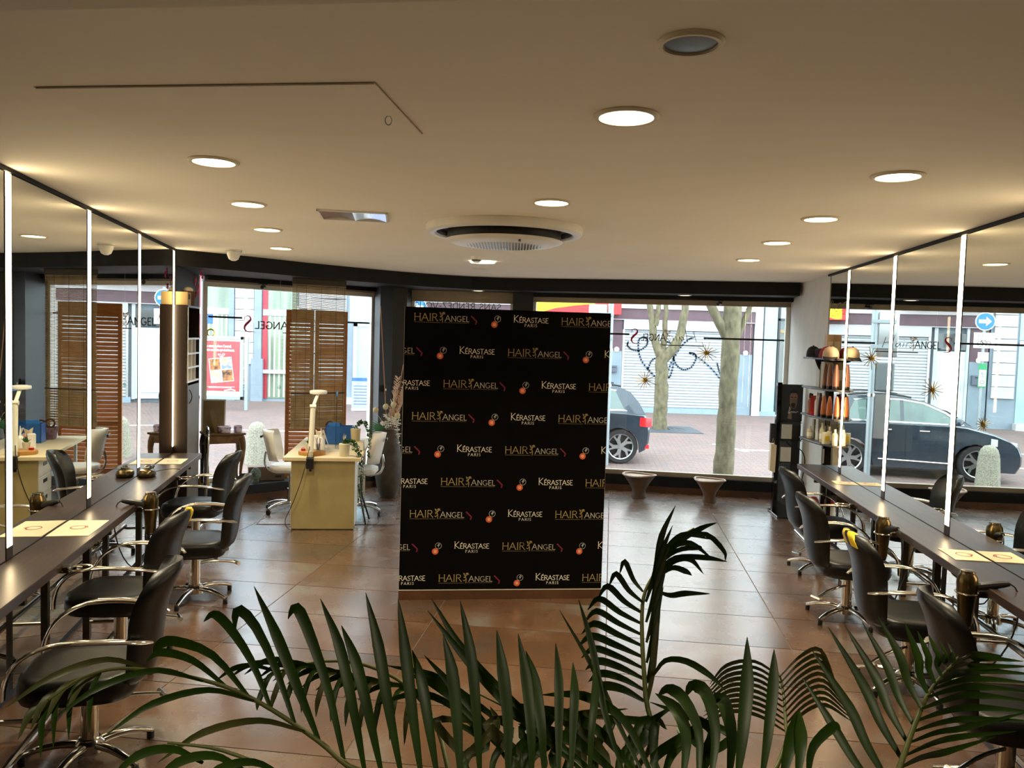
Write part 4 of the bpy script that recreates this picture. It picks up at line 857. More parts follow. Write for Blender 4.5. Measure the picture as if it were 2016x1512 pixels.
sb.build('bamboo_slats', 'bamboo', bl, smooth=False)['kind'] = 'stuff'
sb = MB()
for i in range(42): z = .845 + i * .0098; sb.box(0, ln, .006, .009, z, z + .0062)
sb.build('folded_hem', 'bamboo', bl, smooth=False)['kind'] = 'stuff'
MB().box(-.005, ln + .005, -.004, .012, 1.255, 1.27).build('hem_bar', 'bamboo_dark', bl, smooth=False); MB().box(0, ln, -.015, .02, 2.52, 2.584).build('head_rail', 'bamboo_dark', bl, smooth=False)
for x in (.05, .16, .34, .52, .62): MB().box(x, x + .003, -.004, -.002, .85, 2.53).build('string', 'bamboo_dark', bl, smooth=False)
t = thing('crystal_pendant', 'faceted crystal ball hanging on a thread before the screen', 'ornament', (-2.80, 9.70, 0)); MB().tube([(0, 0, 1.33), (0, 0, 2.584)], .0012, 5).build('thread', 'white_plastic', t); MB().lathe([(0, 1.27), (.018, 1.285), (.022, 1.30), (.016, 1.32), (0, 1.332)], 8, caps=False).build('crystal', 'shelf_glass', t, smooth=False)

# ------------------------------------------------------------------ white manicure desk and what stands on it
mat('desk_top', 'd9c9a6', 0.5, col2='cfbe98', scale=3, stretch=(1, 12, 1)); mat('desk_cream', 'a8986a', 0.5, col2='a09062'); mat('desk_white', 'e4e2da', 0.45)
DRZ = R(6.5)
dk = thing('manicure_desk', 'white manicure desk with a pale wood top and cream end panel', 'desk', (-1.86, 7.985, 0), DRZ)
DH = 0.73
MB().box(-.385, .375, -.03, 1.62, DH - .035, DH).build('desk_top', 'desk_top', dk, bevel=.002, smooth=False); MB().box(-.305, .315, 0, .02, 0.01, DH - .035).build('end_panel', 'desk_cream', dk, smooth=False); MB().box(-.30, .31, .004, .02, 0, .01).build('plinth', 'black_plastic', dk, smooth=False)
MB().at((-.12, 0, .60), 0, R(90)).lathe([(.014, 0), (.014, .003), (0, .003)], 14).build('cable_hole', 'black_plastic', dk)
MB().box(-.30, .31, .02, .46, .01, DH - .035).build('drawer_unit', 'desk_white', dk, smooth=False)
for k in range(4):
    z0 = .03 + k * .165; dr_ = MB().box(-.312, -.302, .03, .45, z0, z0 + .157).build('drawer', 'desk_white', dk, bevel=.002, smooth=False); MB().box(-.3145, -.312, .17, .30, z0 + .09, z0 + .125).build('handle_slot', 'black_plastic', dr_, smooth=False)
for x in (-.30, .29): MB().box(x, x + .03, 1.52, 1.55, 0, DH - .035).build('leg', 'desk_white', dk, smooth=False)
MB().tube([(.33, .30, .40), (.42, .20, 0.01)], .010, 8).tube([(.33, .34, .40), (.44, .46, 0.01)], .010, 8).build('trestle', 'black_plastic', dk)
t = thing('floor_mat', 'clear floor mat with a brown edge under the desk chairs', 'mat', (-1.86, 8.42, 0), DRZ); mat('mat_edge', '5a2f24', 0.5)
MB().box(-.72, .66, -.20, 1.0, .0005, .003).build('sheet', 'mat_clear', t, smooth=False); MB().box(-.72, .66, -.21, -.20, .0005, .005).box(-.72, .66, 1.0, 1.01, .0005, .005).box(.66, .67, -.21, 1.01, .0005, .005).box(-.73, -.72, -.21, 1.01, .0005, .005).build('edging', 'mat_edge', t, smooth=False)
def on_desk(x, y, z=DH + .0005): return dk.matrix_local @ Vector((x, y, z)) if False else Vector((-1.86 + x * math.cos(DRZ) - y * math.sin(DRZ), 7.985 + x * math.sin(DRZ) + y * math.cos(DRZ), z))
lp = thing('desk_lamp', 'white articulated desk lamp clamped to the desk front edge', 'lamp', on_desk(-.12, 0.0, 0), DRZ)
MB().box(-.035, .035, -.06, -.031, DH - .11, DH - .002).box(-.035, .035, -.06, .02, DH + .001, DH + .012).build('clamp', 'black_plastic', lp, bevel=.003); MB().lathe([(.022, DH + .012), (.022, DH + .06), (.016, DH + .062)], 14).build('socket', 'cream', lp)
mat('lamp_shell', 'e9e6d6', 0.4)
MB().tube([(0, 0, DH + .05), (.01, .05, DH + .50)], .026, 10, .7).build('lower_arm', 'lamp_shell', lp, angle=60); MB().tube([(-.02, .05, DH + .50), (.04, .05, DH + .50)], .022, 10).build('joint', 'lamp_shell', lp); MB().tube([(.01, .05, DH + .50), (.03, .27, DH + .615)], .018, 10, .7).build('upper_arm', 'lamp_shell', lp, angle=60)
MB().cushion((.03, .30, DH + .61), .088, .10, [(.75, 0), (.97, .004), (1.0, .02), (.96, .034), (.6, .04)], 2.2, 32).build('lamp_head', 'white_plastic', lp, angle=60)
MB().tube(bez((-.01, -.02, DH + .11), (-.03, -.10, DH - .1), (-.10, -.10, .40), (-.20, -.05, .18), 10) + bez((-.20, -.05, .18), (-.26, -.02, .08), (-.24, .0, .02), (-.16, -.06, .005), 8)[1:], .004, 6).build('cable', 'black_plastic', lp)
mat('tape_blue', '2f7fd0', 0.4); mat('box_blue', '2a64b0', 0.35, col2='245aa0', scale=10); mat('pot_white', 'd8d2bc', 0.5); mat('pot_beige', 'c6b893', 0.6); mat('wood_slice', 'b98a4e', 0.6, col2='a5743a', scale=14); mat('leaf_green', '3f7a2e', 0.5, col2='2c5a22', scale=12); mat('ivy_green', '2c4a22', 0.55, col2='3f6a30', scale=14); mat('pink_thing', 'c05a78', 0.5)
t = thing('plexi_screen', 'upright clear plexiglass screen with blue tape on the desk', 'screen', on_desk(.07, .50), DRZ + R(4)); MB().box(-.003, .003, 0, .42, .02, .60).build('pane', 'clear_plexi', t, smooth=False); MB().box(-.005, .005, 0, .42, .57, .605).build('tape_strip', 'tape_blue', t, smooth=False); MB().prism_xz([(-.05, 0), (.05, 0), (.06, .008), (-.06, .03), (-.12, .22), (-.14, .22)], -.03, -.02).box(-.06, .06, -.05, .03, 0, .006).build('stand_foot', 'white_plastic', t)
t = thing('blue_organiser', 'translucent blue desk organiser box behind the screen foot', 'box', on_desk(.06, .97), DRZ); MB().box(-.15, .15, 0, .012, 0, .20).box(-.15, .15, .17, .18, 0, .20).box(-.15, -.14, 0, .18, 0, .20).box(.14, .15, 0, .18, 0, .20).box(-.15, .15, 0, .18, 0, .008).build('walls', 'box_blue', t, smooth=False); MB().box(-.12, .0, .03, .05, .008, .24).build('file', 'tape_blue', t, smooth=False)
mat('lilac_wicker', '8a6f7c', 0.7, col2='6e5562', scale=40, bump=.3, bscale=80)
t = thing('wicker_basket', 'lilac wicker basket with tape rolls at the back of the desk', 'basket', on_desk(-.02, 1.34), DRZ); MB().cushion((0, 0, 0), .14, .10, [(.8, 0), (.85, .004), (1.0, .13), (.94, .13), (.8, .02)], 3, 32).build('body', 'lilac_wicker', t, angle=50)
MB().tube([(-.06 + .045 * math.cos(2 * math.pi * k / 16), 0, .17 + .045 * math.sin(2 * math.pi * k / 16)) for k in range(16)], .01, 8, closed=True).tube([(.03 + .04 * math.cos(2 * math.pi * k / 16), .02, .16 + .04 * math.sin(2 * math.pi * k / 16)) for k in range(16)], .01, 8, closed=True).build('tape_rolls', 'wicker_brown', t)
t = thing('nozzle_bottle', 'white bottle with a long pointed nozzle on the desk', 'bottle', on_desk(-.065, .36), DRZ); MB().lathe([(.035, 0), (.037, .01), (.037, .12), (.02, .15), (.012, .155)], 18).build('body', 'white_plastic', t, angle=50); MB().lathe([(.012, .155), (.010, .17), (.003, .25)], 12).build('nozzle', 'white_plastic', t)
t = thing('tissue_pack', 'white tissue pack standing on the desk beside the bottle', 'box', on_desk(-.10, .50), DRZ); MB().box(-.06, .06, -.03, .03, 0, .16).build('body', 'white_plastic', t, bevel=.012); MB().prism_xz([(-.03, .16), (.03, .16), (.045, .21), (.0, .19), (-.04, .22)], -.004, .004).build('tissue', 'paper', t)
t = thing('wood_slice', 'round wood slice tray on the front of the desk', 'tray', on_desk(-.13, .18), DRZ); MB().lathe([(.13, 0), (.135, .004), (.135, .036), (.128, .04)], 28, sy=.8).build('disc', 'wood_slice', t, angle=50)
pz = DH + .041
def leaf_tuft(t, n, h, m, name, seed, spread=.05, wd=.012, z0=.04):
    random.seed(seed); b = MB()
    for k in range(n):
        a = random.uniform(0, 6.28); sp = random.uniform(.3, 1) * spread; hh = h * random.uniform(.6, 1); c, s_ = math.cos(a), math.sin(a)
        b.shell(lambda u, v: ((c * sp * v - s_ * wd * (2 * u - 1) * math.sin(math.pi * min(1, .15 + v * .85)), s_ * sp * v + c * wd * (2 * u - 1) * math.sin(math.pi * min(1, .15 + v * .85)), z0 + hh * v - .3 * sp * v * v), (c * sp * v - s_ * wd * (2 * u - 1) * math.sin(math.pi * min(1, .15 + v * .85)), s_ * sp * v + c * wd * (2 * u - 1) * math.sin(math.pi * min(1, .15 + v * .85)), z0 + hh * v - .3 * sp * v * v - .0012)), 2, 4)
    return b.build(name, m, t)
t = thing('succulent_pot', 'small succulent in a cream pot on the wood slice', 'plant', on_desk(-.16, .20, pz), DRZ); MB().lathe([(.028, 0), (.036, .07), (.033, .072)], 16).build('pot', 'pot_white', t); leaf_tuft(t, 16, .08, 'leaf_green', 'leaves', 1, .055, .013, .06); leaf_tuft(t, 6, .13, 'pink_thing', 'flower_spikes', 2, .03, .006, .06)
t = thing('red_ring_box', 'tiny red box on the wood slice', 'box', on_desk(-.215, .16, pz), DRZ); MB().cushion((0, 0, 0), .022, .02, [(.9, 0), (1, .004), (1, .024), (.85, .03)], 3, 20).build('body', 'ext_red', t); MB().cushion((0, 0, .024), .023, .021, [(1, 0), (1, .004)], 3, 20).build('lid', 'paper', t)
t = thing('brush_jar', 'clear jar of pink nail brushes on the wood slice', 'jar', on_desk(-.07, .18, pz), DRZ); MB().lathe([(.024, 0), (.026, .07), (.024, .07)], 16).build('glass', 'shelf_glass', t)
for k in range(6): MB().tube([(.008 * math.cos(k), .008 * math.sin(k), .005), (.025 * math.cos(k * 1.1), .025 * math.sin(k * 1.1), .13)], .003, 6).build('brush', 'pink_thing' if k % 2 else 'box_blue', t)
random.seed(11)
def ivy(t, strands, seed, n=26, lw=.014):
    random.seed(seed); st = MB(); lf = MB()
    for p in strands:
        q = bez(*p, n); st.tube(q, .0022, 5)
        for i, c in enumerate(q):
            for r_ in range(2):
                a = random.uniform(0, 6.28); o = Vector((math.cos(a), math.sin(a), random.uniform(-.5, .5))) * .018; w_ = lw * random.uniform(.7, 1.3)
                lf.m = Matrix.Translation(Vector(c) + o) @ Matrix.Rotation(random.uniform(0, 6.28), 4, 'Z') @ Matrix.Rotation(random.uniform(-1.2, 1.2), 4, 'X')
                lf.add([(0, -w_, 0), (w_ * .9, 0, .003), (.0, w_ * 1.3, 0), (-w_ * .9, 0, .003), (0, 0, -.002)], [(0, 1, 4), (1, 2, 4), (2, 3, 4), (3, 0, 4)])
    st.build('vines', 'stem_green', t); lf.build('leaves', 'ivy_green', t, smooth=False)
t = thing('ivy_pot', 'cream pot of ivy trailing over the right desk edge', 'plant', on_desk(.20, .10), DRZ); MB().lathe([(.045, 0), (.048, .004), (.056, .125), (.052, .128)], 20).build('pot', 'pot_white', t, angle=50)
ivy(t, [((0, 0, .13), (.05, 0, .22), (.16, -.02, .12), (.17, -.02, -.05)), ((.0, 0, .13), (.08, -.02, .20), (.19, -.05, .10), (.20, -.05, -.22)), ((.17, -.02, -.05), (.18, -.03, -.2), (.16, -.03, -.35), (.18, -.04, -.52)), ((.0, 0, .13), (.06, -.05, .20), (.14, -.08, .04), (.195, -.06, -.1))], 21)
leaf_tuft(t, 14, .09, 'ivy_green', 'top_leaves', 9, .06, .012, .11); leaf_tuft(t, 6, .13, 'pot_white', 'pale_sprigs', 10, .04, .005, .11)
t = thing('cube_plinth', 'small white cube riser at the right side of the desk', 'riser', on_desk(.29, .60), DRZ); MB().box(-.07, .07, -.07, .07, 0, .09).build('body', 'desk_white', t, bevel=.003); MB().box(-.072, .072, -.072, .072, .086, .092).build('top_plate', 'pot_beige', t, bevel=.001)
t = thing('beige_pot', 'beige pot with trailing leaves on the white cube', 'plant', on_desk(.27, .60, DH + .0935), DRZ); MB().lathe([(.042, 0), (.045, .004), (.055, .13), (.05, .132)], 20).build('pot', 'pot_beige', t, angle=50)
ivy(t, [((0, 0, .13), (.05, 0, .25), (.12, 0, .22), (.15, -.03, .05)), ((0, 0, .13), (.06, 0, .28), (.13, -.02, .22), (.16, -.03, .0)), ((.15, -.03, .05), (.18, -.03, -.03), (.13, -.05, -.1), (.16, -.05, -.17))], 23)

# ------------------------------------------------------------------ white swivel chairs
def white_chair(loc, rz, label):
    t = thing('white_swivel_chair', label, 'chair', loc, rz, 'white swivel chairs at the desk')
    MB().cushion((0, 0, 0), .21, .22, [(.5, .44), (.85, .45), (1.0, .485), (.98, .515), (.7, .505), (.3, .495)], 2.8, 32).build('seat', 'white_leather', t, angle=60)
    MB().shell(lambda u, v: ((.20 * (2 * u - 1) * math.sqrt(max(.05, 1 - (2 * v - 1) ** 4 * .75)), -.20 - .06 * v + .10 * (2 * u - 1) ** 2, .56 + .34 * v), (.20 * (2 * u - 1) * math.sqrt(max(.05, 1 - (2 * v - 1) ** 4 * .75)), -.23 - .075 * v + .10 * (2 * u - 1) ** 2, .56 + .34 * v)), 14, 12).build('backrest', 'white_leather', t, angle=70)
    MB().box(-.07, .07, -.315, -.295, .815, .84).build('grip_slot', 'black_plastic', t, bevel=.006)
    MB().tube(bez((0, -.10, .43), (0, -.26, .41), (0, -.30, .50), (0, -.262, .66), 8), .012, 8).build('back_support', 'chrome', t)
    MB().lathe([(.03, .09), (.03, .26), (.02, .262), (.02, .45)], 16).build('column', 'chrome', t)
    for k in range(5):
        a = R(72 * k + 30); c, s_ = math.cos(a), math.sin(a)
        lg = MB().tube(bez((0, 0, .10), (.1 * c, .1 * s_, .12), (.2 * c, .2 * s_, .10), (.28 * c, .28 * s_, .065), 6), [.024, .022, .02, .018, .017, .016, .014], 8).build('leg', 'chrome', t, angle=60); MB().at((.28 * c, .28 * s_, .028), a + R(90), R(90)).lathe([(.028, -.012), (.028, .012)], 14).build('caster', 'black_plastic', lg)
white_chair((-2.40, 8.78, 0), R(-85), 'white swivel chair on the left side of the manicure desk'); white_chair((-1.655, 8.76, 0), R(95), 'white swivel chair on the right side of the desk, half behind the vase')

# ------------------------------------------------------------------ tall vase with dried flowers
mat('vase_stone', '4e463c', 0.6, col2='3a332b', scale=12, bump=.2, bscale=50); mat('pampas', 'd8b8a4', 0.9, col2='e8d4c4', scale=30); mat('petal_white', 'f0eee6', 0.7); mat('petal_cream', 'e6d8b4', 0.7); mat('monstera', '1f6a3a', 0.4, col2='5f9a7a', scale=6); mat('cane', 'a06a38', 0.5); mat('twig', '6b4436', 0.8)
VX = (-1.47, 9.74, 0)
t = thing('floor_vase', 'tall grey-brown stone floor vase beside the backdrop', 'vase', VX); MB().lathe([(.085, 0), (.095, .01), (.13, .10), (.160, .25), (.165, .36), (.150, .52), (.125, .68), (.105, .81), (.100, .83), (.09, .825), (.10, .70), (.02, .6)], 36).build('body', 'vase_stone', t, angle=60); MB().lathe([(.100, .818), (.106, .826), (.104, .834), (.094, .834)], 36, caps=False).build('lip', 'vase_stone', t)
bq = thing('dried_bouquet', 'bouquet of pampas, white blossoms, palm leaf and canes in the floor vase', 'flowers', (VX[0], VX[1], .70)); random.seed(31)
for (dx, dy, h, lean) in ((.03, .0, .62, .06), (.08, -.02, .55, .10), (.05, .02, .50, .12)):
    b = MB(); b.tube(bez((0, 0, 0), (dx, dy, .2), (dx + lean * .5, dy, h * .7), (dx + lean, dy, h), 6), .003, 5); q = bez((dx * .6, dy * .6, .24), (dx, dy, .3), (dx + lean * .6, dy, h * .8), (dx + lean, dy, h + .12), 24)
    for i, c in enumerate(q):
        for r_ in range(5):
            a = random.uniform(0, 6.28); l_ = (.09 if i < 18 else .05) * random.uniform(.6, 1.2); c2 = (c[0] + .045 * math.cos(a), c[1] + .045 * math.sin(a), c[2] + l_ * .8); b.tube([c, ((c[0] + c2[0]) / 2 + .008 * math.cos(a), (c[1] + c2[1]) / 2 + .008 * math.sin(a), (c[2] + c2[2]) / 2 + .012), c2], [.006, .005, .001], 4)
    b.build('pampas_plume', 'pampas', bq, angle=60)
def blossom(b, c, r_, n=5):
    for j in range(n):
        a = 2 * math.pi * j / n + random.uniform(0, 1); b.m = Matrix.Translation(c) @ Matrix.Rotation(random.uniform(-.6, .6), 4, 'X') @ Matrix.Rotation(a, 4, 'Z'); b.ball((r_ * .7, 0, .2 * r_), (r_ * .6, r_ * .42, r_ * .16), 7, 5)
for k in range(9):
    b = MB(); c0 = Vector((-.02 + random.uniform(-.05, .10), -.06 + random.uniform(-.04, .04), .16 + random.uniform(0, .12)))
    for r_ in range(5): blossom(b, c0 + Vector((random.uniform(-.03, .03), random.uniform(-.03, .03), random.uniform(-.02, .03))), .022)
    b.build('white_blossom', 'petal_white', bq)
for k in range(8):
    b = MB(); c0 = Vector((.105 + .01 * math.sin(k * 2), -.05 + .02 * math.cos(k), .26 - .045 * k))
    for r_ in range(4): blossom(b, c0 + Vector((random.uniform(-.02, .02), random.uniform(-.02, .02), random.uniform(-.02, .02))), .020)
    b.build('white_blossom', 'petal_white', bq)
for (dx, dy, dz) in ((-.165, -.03, .36), (-.05, .0, .40), (.05, -.05, .43), (.10, -.05, .30)):
    b = MB(); b.m = Matrix.Translation((dx, dy, dz)); b.ball((0, 0, 0), (.034, .022, .038), 10, 7); b.m = Matrix.Translation((dx + .01, dy, dz + .01)); b.ball((0, -.015, 0), (.028, .012, .03), 10, 7); b.m = Matrix.Identity(4); b.tube(bez((0, 0, .05), (dx * .3, dy, .2), (dx * .7, dy, dz - .1), (dx, dy, dz - .02), 6), .0025, 5); b.build('cream_bloom', 'petal_cream', bq, angle=60)
b = MB()
for j in range(9):
    a = R(150 + 11 * j); l_ = .19 - .006 * abs(j - 4); c, s_ = math.cos(a), math.sin(a)
    b.shell(lambda u, v: ((-.04 + c * l_ * v - s_ * .014 * (2 * u - 1) * math.sin(math.pi * (.15 + .82 * v)), -.05 - .03 * v, .15 + s_ * l_ * v * -.9 + c * .014 * (2 * u - 1) * math.sin(math.pi * (.15 + .82 * v))), (-.04 + c * l_ * v - s_ * .014 * (2 * u - 1) * math.sin(math.pi * (.15 + .82 * v)), -.048 - .03 * v, .15 + s_ * l_ * v * -.9 + c * .014 * (2 * u - 1) * math.sin(math.pi * (.15 + .82 * v)))), 2, 5)
b.build('palm_leaf', 'monstera', bq)
MB().tube([(-.03, 0, -.05), (-.06, .02, .5), (-.145, .05, 1.62)], .006, 7).build('cane', 'cane', bq); MB().tube([(.03, -.02, -.05), (.08, -.03, .4), (.16, -.04, .92)], .007, 7).build('cane', 'cane', bq)
for k in range(5): MB().tube(bez((0, 0, .05), (-.03 * k, -.02, .2), (-.05 * k, .02, .3), (-.12 + .06 * k, -.02, .42 + .03 * (k % 3)), 8), .002, 5).build('twig', 'twig', bq)
# ------------------------------------------------------------------ lettering and stars on the shop windows
def win_frame(a, b, t, z, off=-0.018):
    d = (b - a).normalized(); n = Vector((-d.y, d.x, 0)); p = a + d * t + n * off; return (p.x, p.y, z), math.atan2(d.y, d.x)
def big_s(x, z, h):
    pt = [(.47, .80), (.43, .92), (.32, .99), (.20, .98), (.11, .90), (.09, .79), (.15, .68), (.27, .57), (.38, .46), (.46, .34), (.48, .21), (.42, .09), (.30, .02), (.16, .01), (.02, .05)]
    wd = [.015, .03, .045, .06, .085, .11, .135, .15, .15, .135, .11, .08, .055, .04, .015]
    return brush([(x + a * h, z + b * h) for a, b in pt], [q * h for q in wd]) + ribbon([(x + .47 * h, z + .97 * h), (x + .48 * h, z + .74 * h)], h * .03) + ribbon([(x - .25 * h, z + .0), (x + .20 * h, z + .0)], h * .02)
def shop_text(a, b, tS, tA, lines, label, script=True):
    loc, rz = win_frame(a, b, 0, 0); t = thing('window_lettering', label, 'lettering', loc, rz, 'shop name on the windows')
    # seen from inside the name runs backwards: S at the left, A at the right
    S_ = [[(-x, z) for x, z in p] for p in big_s(0, 1.955, .195)]
    flat_obj('letter_s', [[(x + tS + .10, z) for x, z in p] for p in S_], 'red_print', t)
    q = fit('ANGEL', .085, .0115, 0, tA - tS - .125, 2.0, {0: 1.1}, .12); flat_obj('letters_angel', [[(tA - x, z) for x, z in p] for p in q], 'black_print', t)
    if script:
        sc = [[(.02, .0), (.06, .13)], [(.13, .0), (.17, .16)], [(.04, .06), (.15, .075)], [(.22, .06), (.19, .05), (.18, .02), (.21, .01), (.24, .06), (.24, .01)], [(.27, .01), (.285, .06)], [(.29, .09), (.292, .094)], [(.31, .01), (.325, .06), (.345, .065)]]
        q = []
        for p in sc: q += ribbon([(tA + .42 - x, 2.0 + z) for x, z in p], .007)
        flat_obj('script_hair', q, 'black_print', t)
        flat_obj('angel_drawing', [[(tA + .02 - x, z) for x, z in p] for p in angel_figure(0, 2.02, .16)], 'gold_print', t)
    for t0, t1, z, w_ in lines: flat_obj('line', ribbon([(t0, z), (t1, z)], w_), 'black_print', t)
shop_text(WL0, WL1, .50, 1.06, [(.08, .47, 2.12, .022), (1.86, 2.22, 2.12, .022), (1.0, 1.40, 1.955, .012)], 'reversed shop name with red S on the left window, partly behind the screen')
shop_text(WR0, WR1, 1.33, 1.78, [(.06, 1.30, 2.075, .024), (2.28, 3.28, 2.05, .024), (1.74, 2.27, 1.945, .012)], 'reversed shop name with red S on the right window')
loc, rz = win_frame(da, db, 0, 0, -.02); t = thing('door_lettering', 'reversed grey words on the glass above the door', 'lettering', loc, rz)
q = fit('SANS RENDEZ-VOUS', .085, .010, 0, 1.18, 0, None, .14); flat_obj('letters', [[(1.22 - x, 2.345 + z) for x, z in p] for p in q], 'grey_vinyl', t)
for (x, y, z, r_, l) in ((1.761, 10.70, 1.474, .15, 'gold starburst ornament low in the right window by the first tree'), (2.533, 10.575, 1.857, .15, 'gold starburst ornament high in the right window by the second tree'), (1.139, 10.80, 1.061, .10, 'small gold starburst ornament in the right window behind the backdrop')):
    t = thing('star_ornament', l, 'ornament', (x, y, z), R(-9), 'gold starbursts in the right window'); b = MB(); random.seed(int(z * 100))
    for k in range(15):
        a = 2 * math.pi * k / 15 + random.uniform(-.12, .12); l_ = r_ * random.uniform(.75, 1.1); d = Vector((math.cos(a), random.uniform(-.35, .35), math.sin(a))); b.tube([tuple(d * .01), tuple(d * l_)], [.0065, .0034], 5)
    b.build('spikes', 'gold', t); MB().ball((0, 0, 0), .016, 10, 7).build('core', 'gold', t); MB().tube([(0, 0, 0), (0, 0, 2.52 - z)], .0008, 4).build('thread', 'white_plastic', t)
t = thing('wall_switch', 'small white switch on the dark window column', 'switch', (-1.64, 10.372, 1.28), R(40)); MB().box(-.02, .02, -.03, 0, -.045, .045).build('plate', 'frame_dark', t, bevel=.003); MB().box(-.008, .008, -.036, -.03, -.025, .0).build('button', 'white_plastic', t)

# ------------------------------------------------------------------ the street
def brick_mat():
    m = bpy.data.materials.new('street_brick'); m.use_nodes = True; nt = m.node_tree; N = nt.nodes; L = nt.links; b = N['Principled BSDF']; b.inputs['Roughness'].default_value = .75
    tc = N.new('ShaderNodeTexCoord'); mp = N.new('ShaderNodeMapping'); mp.inputs['Rotation'].default_value = (0, 0, R(6)); L.new(tc.outputs['Object'], mp.inputs[0])
    br = N.new('ShaderNodeTexBrick'); br.inputs['Scale'].default_value = 2.4; br.inputs['Color1'].default_value = lin('7c5e56'); br.inputs['Color2'].default_value = lin('5e5354'); br.inputs['Mortar'].default_value = lin('443e3c'); br.inputs['Mortar Size'].default_value = .022; br.inputs['Bias'].default_value = -.2; L.new(mp.outputs[0], br.inputs['Vector'])
    n = N.new('ShaderNodeTexNoise'); n.inputs['Scale'].default_value = .6; n.inputs['Detail'].default_value = 6; L.new(mp.outputs[0], n.inputs['Vector'])
    r = N.new('ShaderNodeValToRGB'); r.color_ramp.elements[0].position = .35; r.color_ramp.elements[1].position = .65; r.color_ramp.elements[0].color = lin('736661'); r.color_ramp.elements[1].color = lin('595351'); L.new(n.outputs['Fac'], r.inputs[0])
    x = N.new('ShaderNodeMixRGB'); x.inputs[0].default_value = .30; L.new(br.outputs['Color'], x.inputs[1]); L.new(r.outputs[0], x.inputs[2]); L.new(x.outputs[0], b.inputs['Base Color']); MATS['street_brick'] = m
brick_mat()
S(MB().box(-40, 40, 7.5, 40, STREET - .1, STREET).build('ground_pavement', 'street_brick', smooth=False))
mat('road_paint', 'e8e8e4', .7)
rm = struct('road_marking'); 
for (x0, y0, x1, y1) in ((5.0, 17.6, 8.6, 17.5), (-6.5, 18.5, -3.6, 18.6), (4.7, 18.5, 5.1, 17.3), (-3.4, 20.0, -1.4, 20.1), (-2.4, 17.2, -.9, 17.6)):
    a, b_ = Vector((x0, y0, 0)), Vector((x1, y1, 0)); along(a, b_, -.06, .06, STREET, STREET + .004, 'stripe', 'road_paint', rm)
mat('stone_white', 'b4b6b8', .7, col2='aaacb0', scale=3); mat('stone_blue', '808d98', .7, col2='74818d', scale=2); mat('fascia_maroon', '523a44', .5, col2='4b343d'); mat('shutter_white', 'a6aaae', .5); mat('shop_grey', '76858f', .6, col2='6c7b86', scale=2); mat('frame_red', 'a02436', .4); mat('plinth_blue', '7f92a4', .6)
mat('glass_cyan', '86a9b2', .12, col2='94b6be', scale=.6, spec=.6); mat('glass_green', '7f8f78', .1, col2='5f6f62', scale=1.5, stretch=(4, 1, .3), spec=.6); mat('glass_dark', '4a4f52', .1, spec=.6); mat('door_pale', 'b9c6cf', .45); mat('sign_red', 'd8282c', .5); mat('sign_yellow', 'f0d814', .5); mat('wall_upper', 'c9c6c2', .8); mat('blind_strip', 'c9ccc0', .6)
Y0 = FAC
def blk(name, m, par, x0, x1, z0, z1, y0=0.0, y1=.3, bev=0.0): return MB().box(x0, x1, Y0 + y0, Y0 + y1, z0, z1).build(name, m, par, bevel=bev, smooth=False)
bk = thing('bank_building', 'white stone building with tall red-framed windows across the street on the left', 'building')
blk('wall', 'stone_blue', bk, -18, -3.58, STREET, 8.5, .02, .5)
def stones(x0, x1, z0, z1, par, pitch=.36):
    me = None; n = int((z1 - z0) / pitch)
    for i in range(n):
        if me is None: o = MB().box(0, x1 - x0, Y0 - .05, Y0 + .04, .008, pitch - .008).build('stone_block', 'stone_white', par, bevel=.006, smooth=False); me = o.data
        else: o = link('stone_block', me, par)
        o.location = (x0, 0, z0 + i * pitch)
stones(-9.15, -8.53, .9, 3.8, bk); stones(-7.05, -5.50, .6, 3.9, bk); stones(-4.28, -3.66, .62, 3.9, bk); stones(-11.6, -10.7, .6, 3.9, bk)
for x0, x1 in ((-9.34, -9.17), (-8.51, -8.27)): blk('pilaster', 'stone_blue', bk, x0, x1, STREET, 4.2, -.08, .05); blk('pilaster_base', 'stone_blue', bk, x0 - .07, x1 + .07, STREET, 1.1, -.14, .05)
def bank_window(x0, x1):
    wn = blk('window_frame', 'frame_red', bk, x0, x0 + .17, -.2, 3.9, -.02, .05); blk('pane', 'glass_green', wn, x0 + .17, x1, -.2, 3.9, .0, .03); blk('transom', 'stone_white', wn, x0 + .02, x1, 2.52, 2.72, -.04, .05); blk('sill', 'stone_white', wn, x0 - .2, x1, .62, .74, -.1, .05)
    for k in range(6): blk('blind_strip', 'blind_strip', wn, x0 + .22 + k * (x1 - x0 - .2) / 6, x0 + .27 + k * (x1 - x0 - .2) / 6, -.15, 2.5, -.006, .0)
    return wn
bank_window(-10.40, -9.34); bank_window(-8.25, -7.10)
mat('poster_blue', '3566b0', .5, col2='2a559a', scale=8); blk('blue_poster', 'poster_blue', bk, -10.18, -9.88, 2.2, 2.5, -.012, -.006)
flat_obj('ring_emblem', [[(x - 9.95, z + 1.9) for x, z in p] for p in ringq(0, 0, .12, .05, 20)], 'sign_yellow', bk, Y0 - .015)
cy = blk('glass_door', 'glass_cyan', bk, -5.12, -4.35, -.1, 2.3, -.01, .03); blk('door_frame', 'stone_white', cy, -5.25, -5.12, -.1, 2.35, -.05, .05); blk('door_frame', 'stone_white', cy, -5.25, -4.35, 2.25, 2.38, -.05, .05); blk('pane', 'glass_cyan', bk, -5.40, -4.35, 2.40, 4.0, -.01, .03); blk('door_step', 'stone_white', bk, -5.5, -4.3, STREET, -.1, -.3, .05)
sh = thing('shutter_shops', 'row of closed shops with white roller shutters and maroon fascia', 'building')
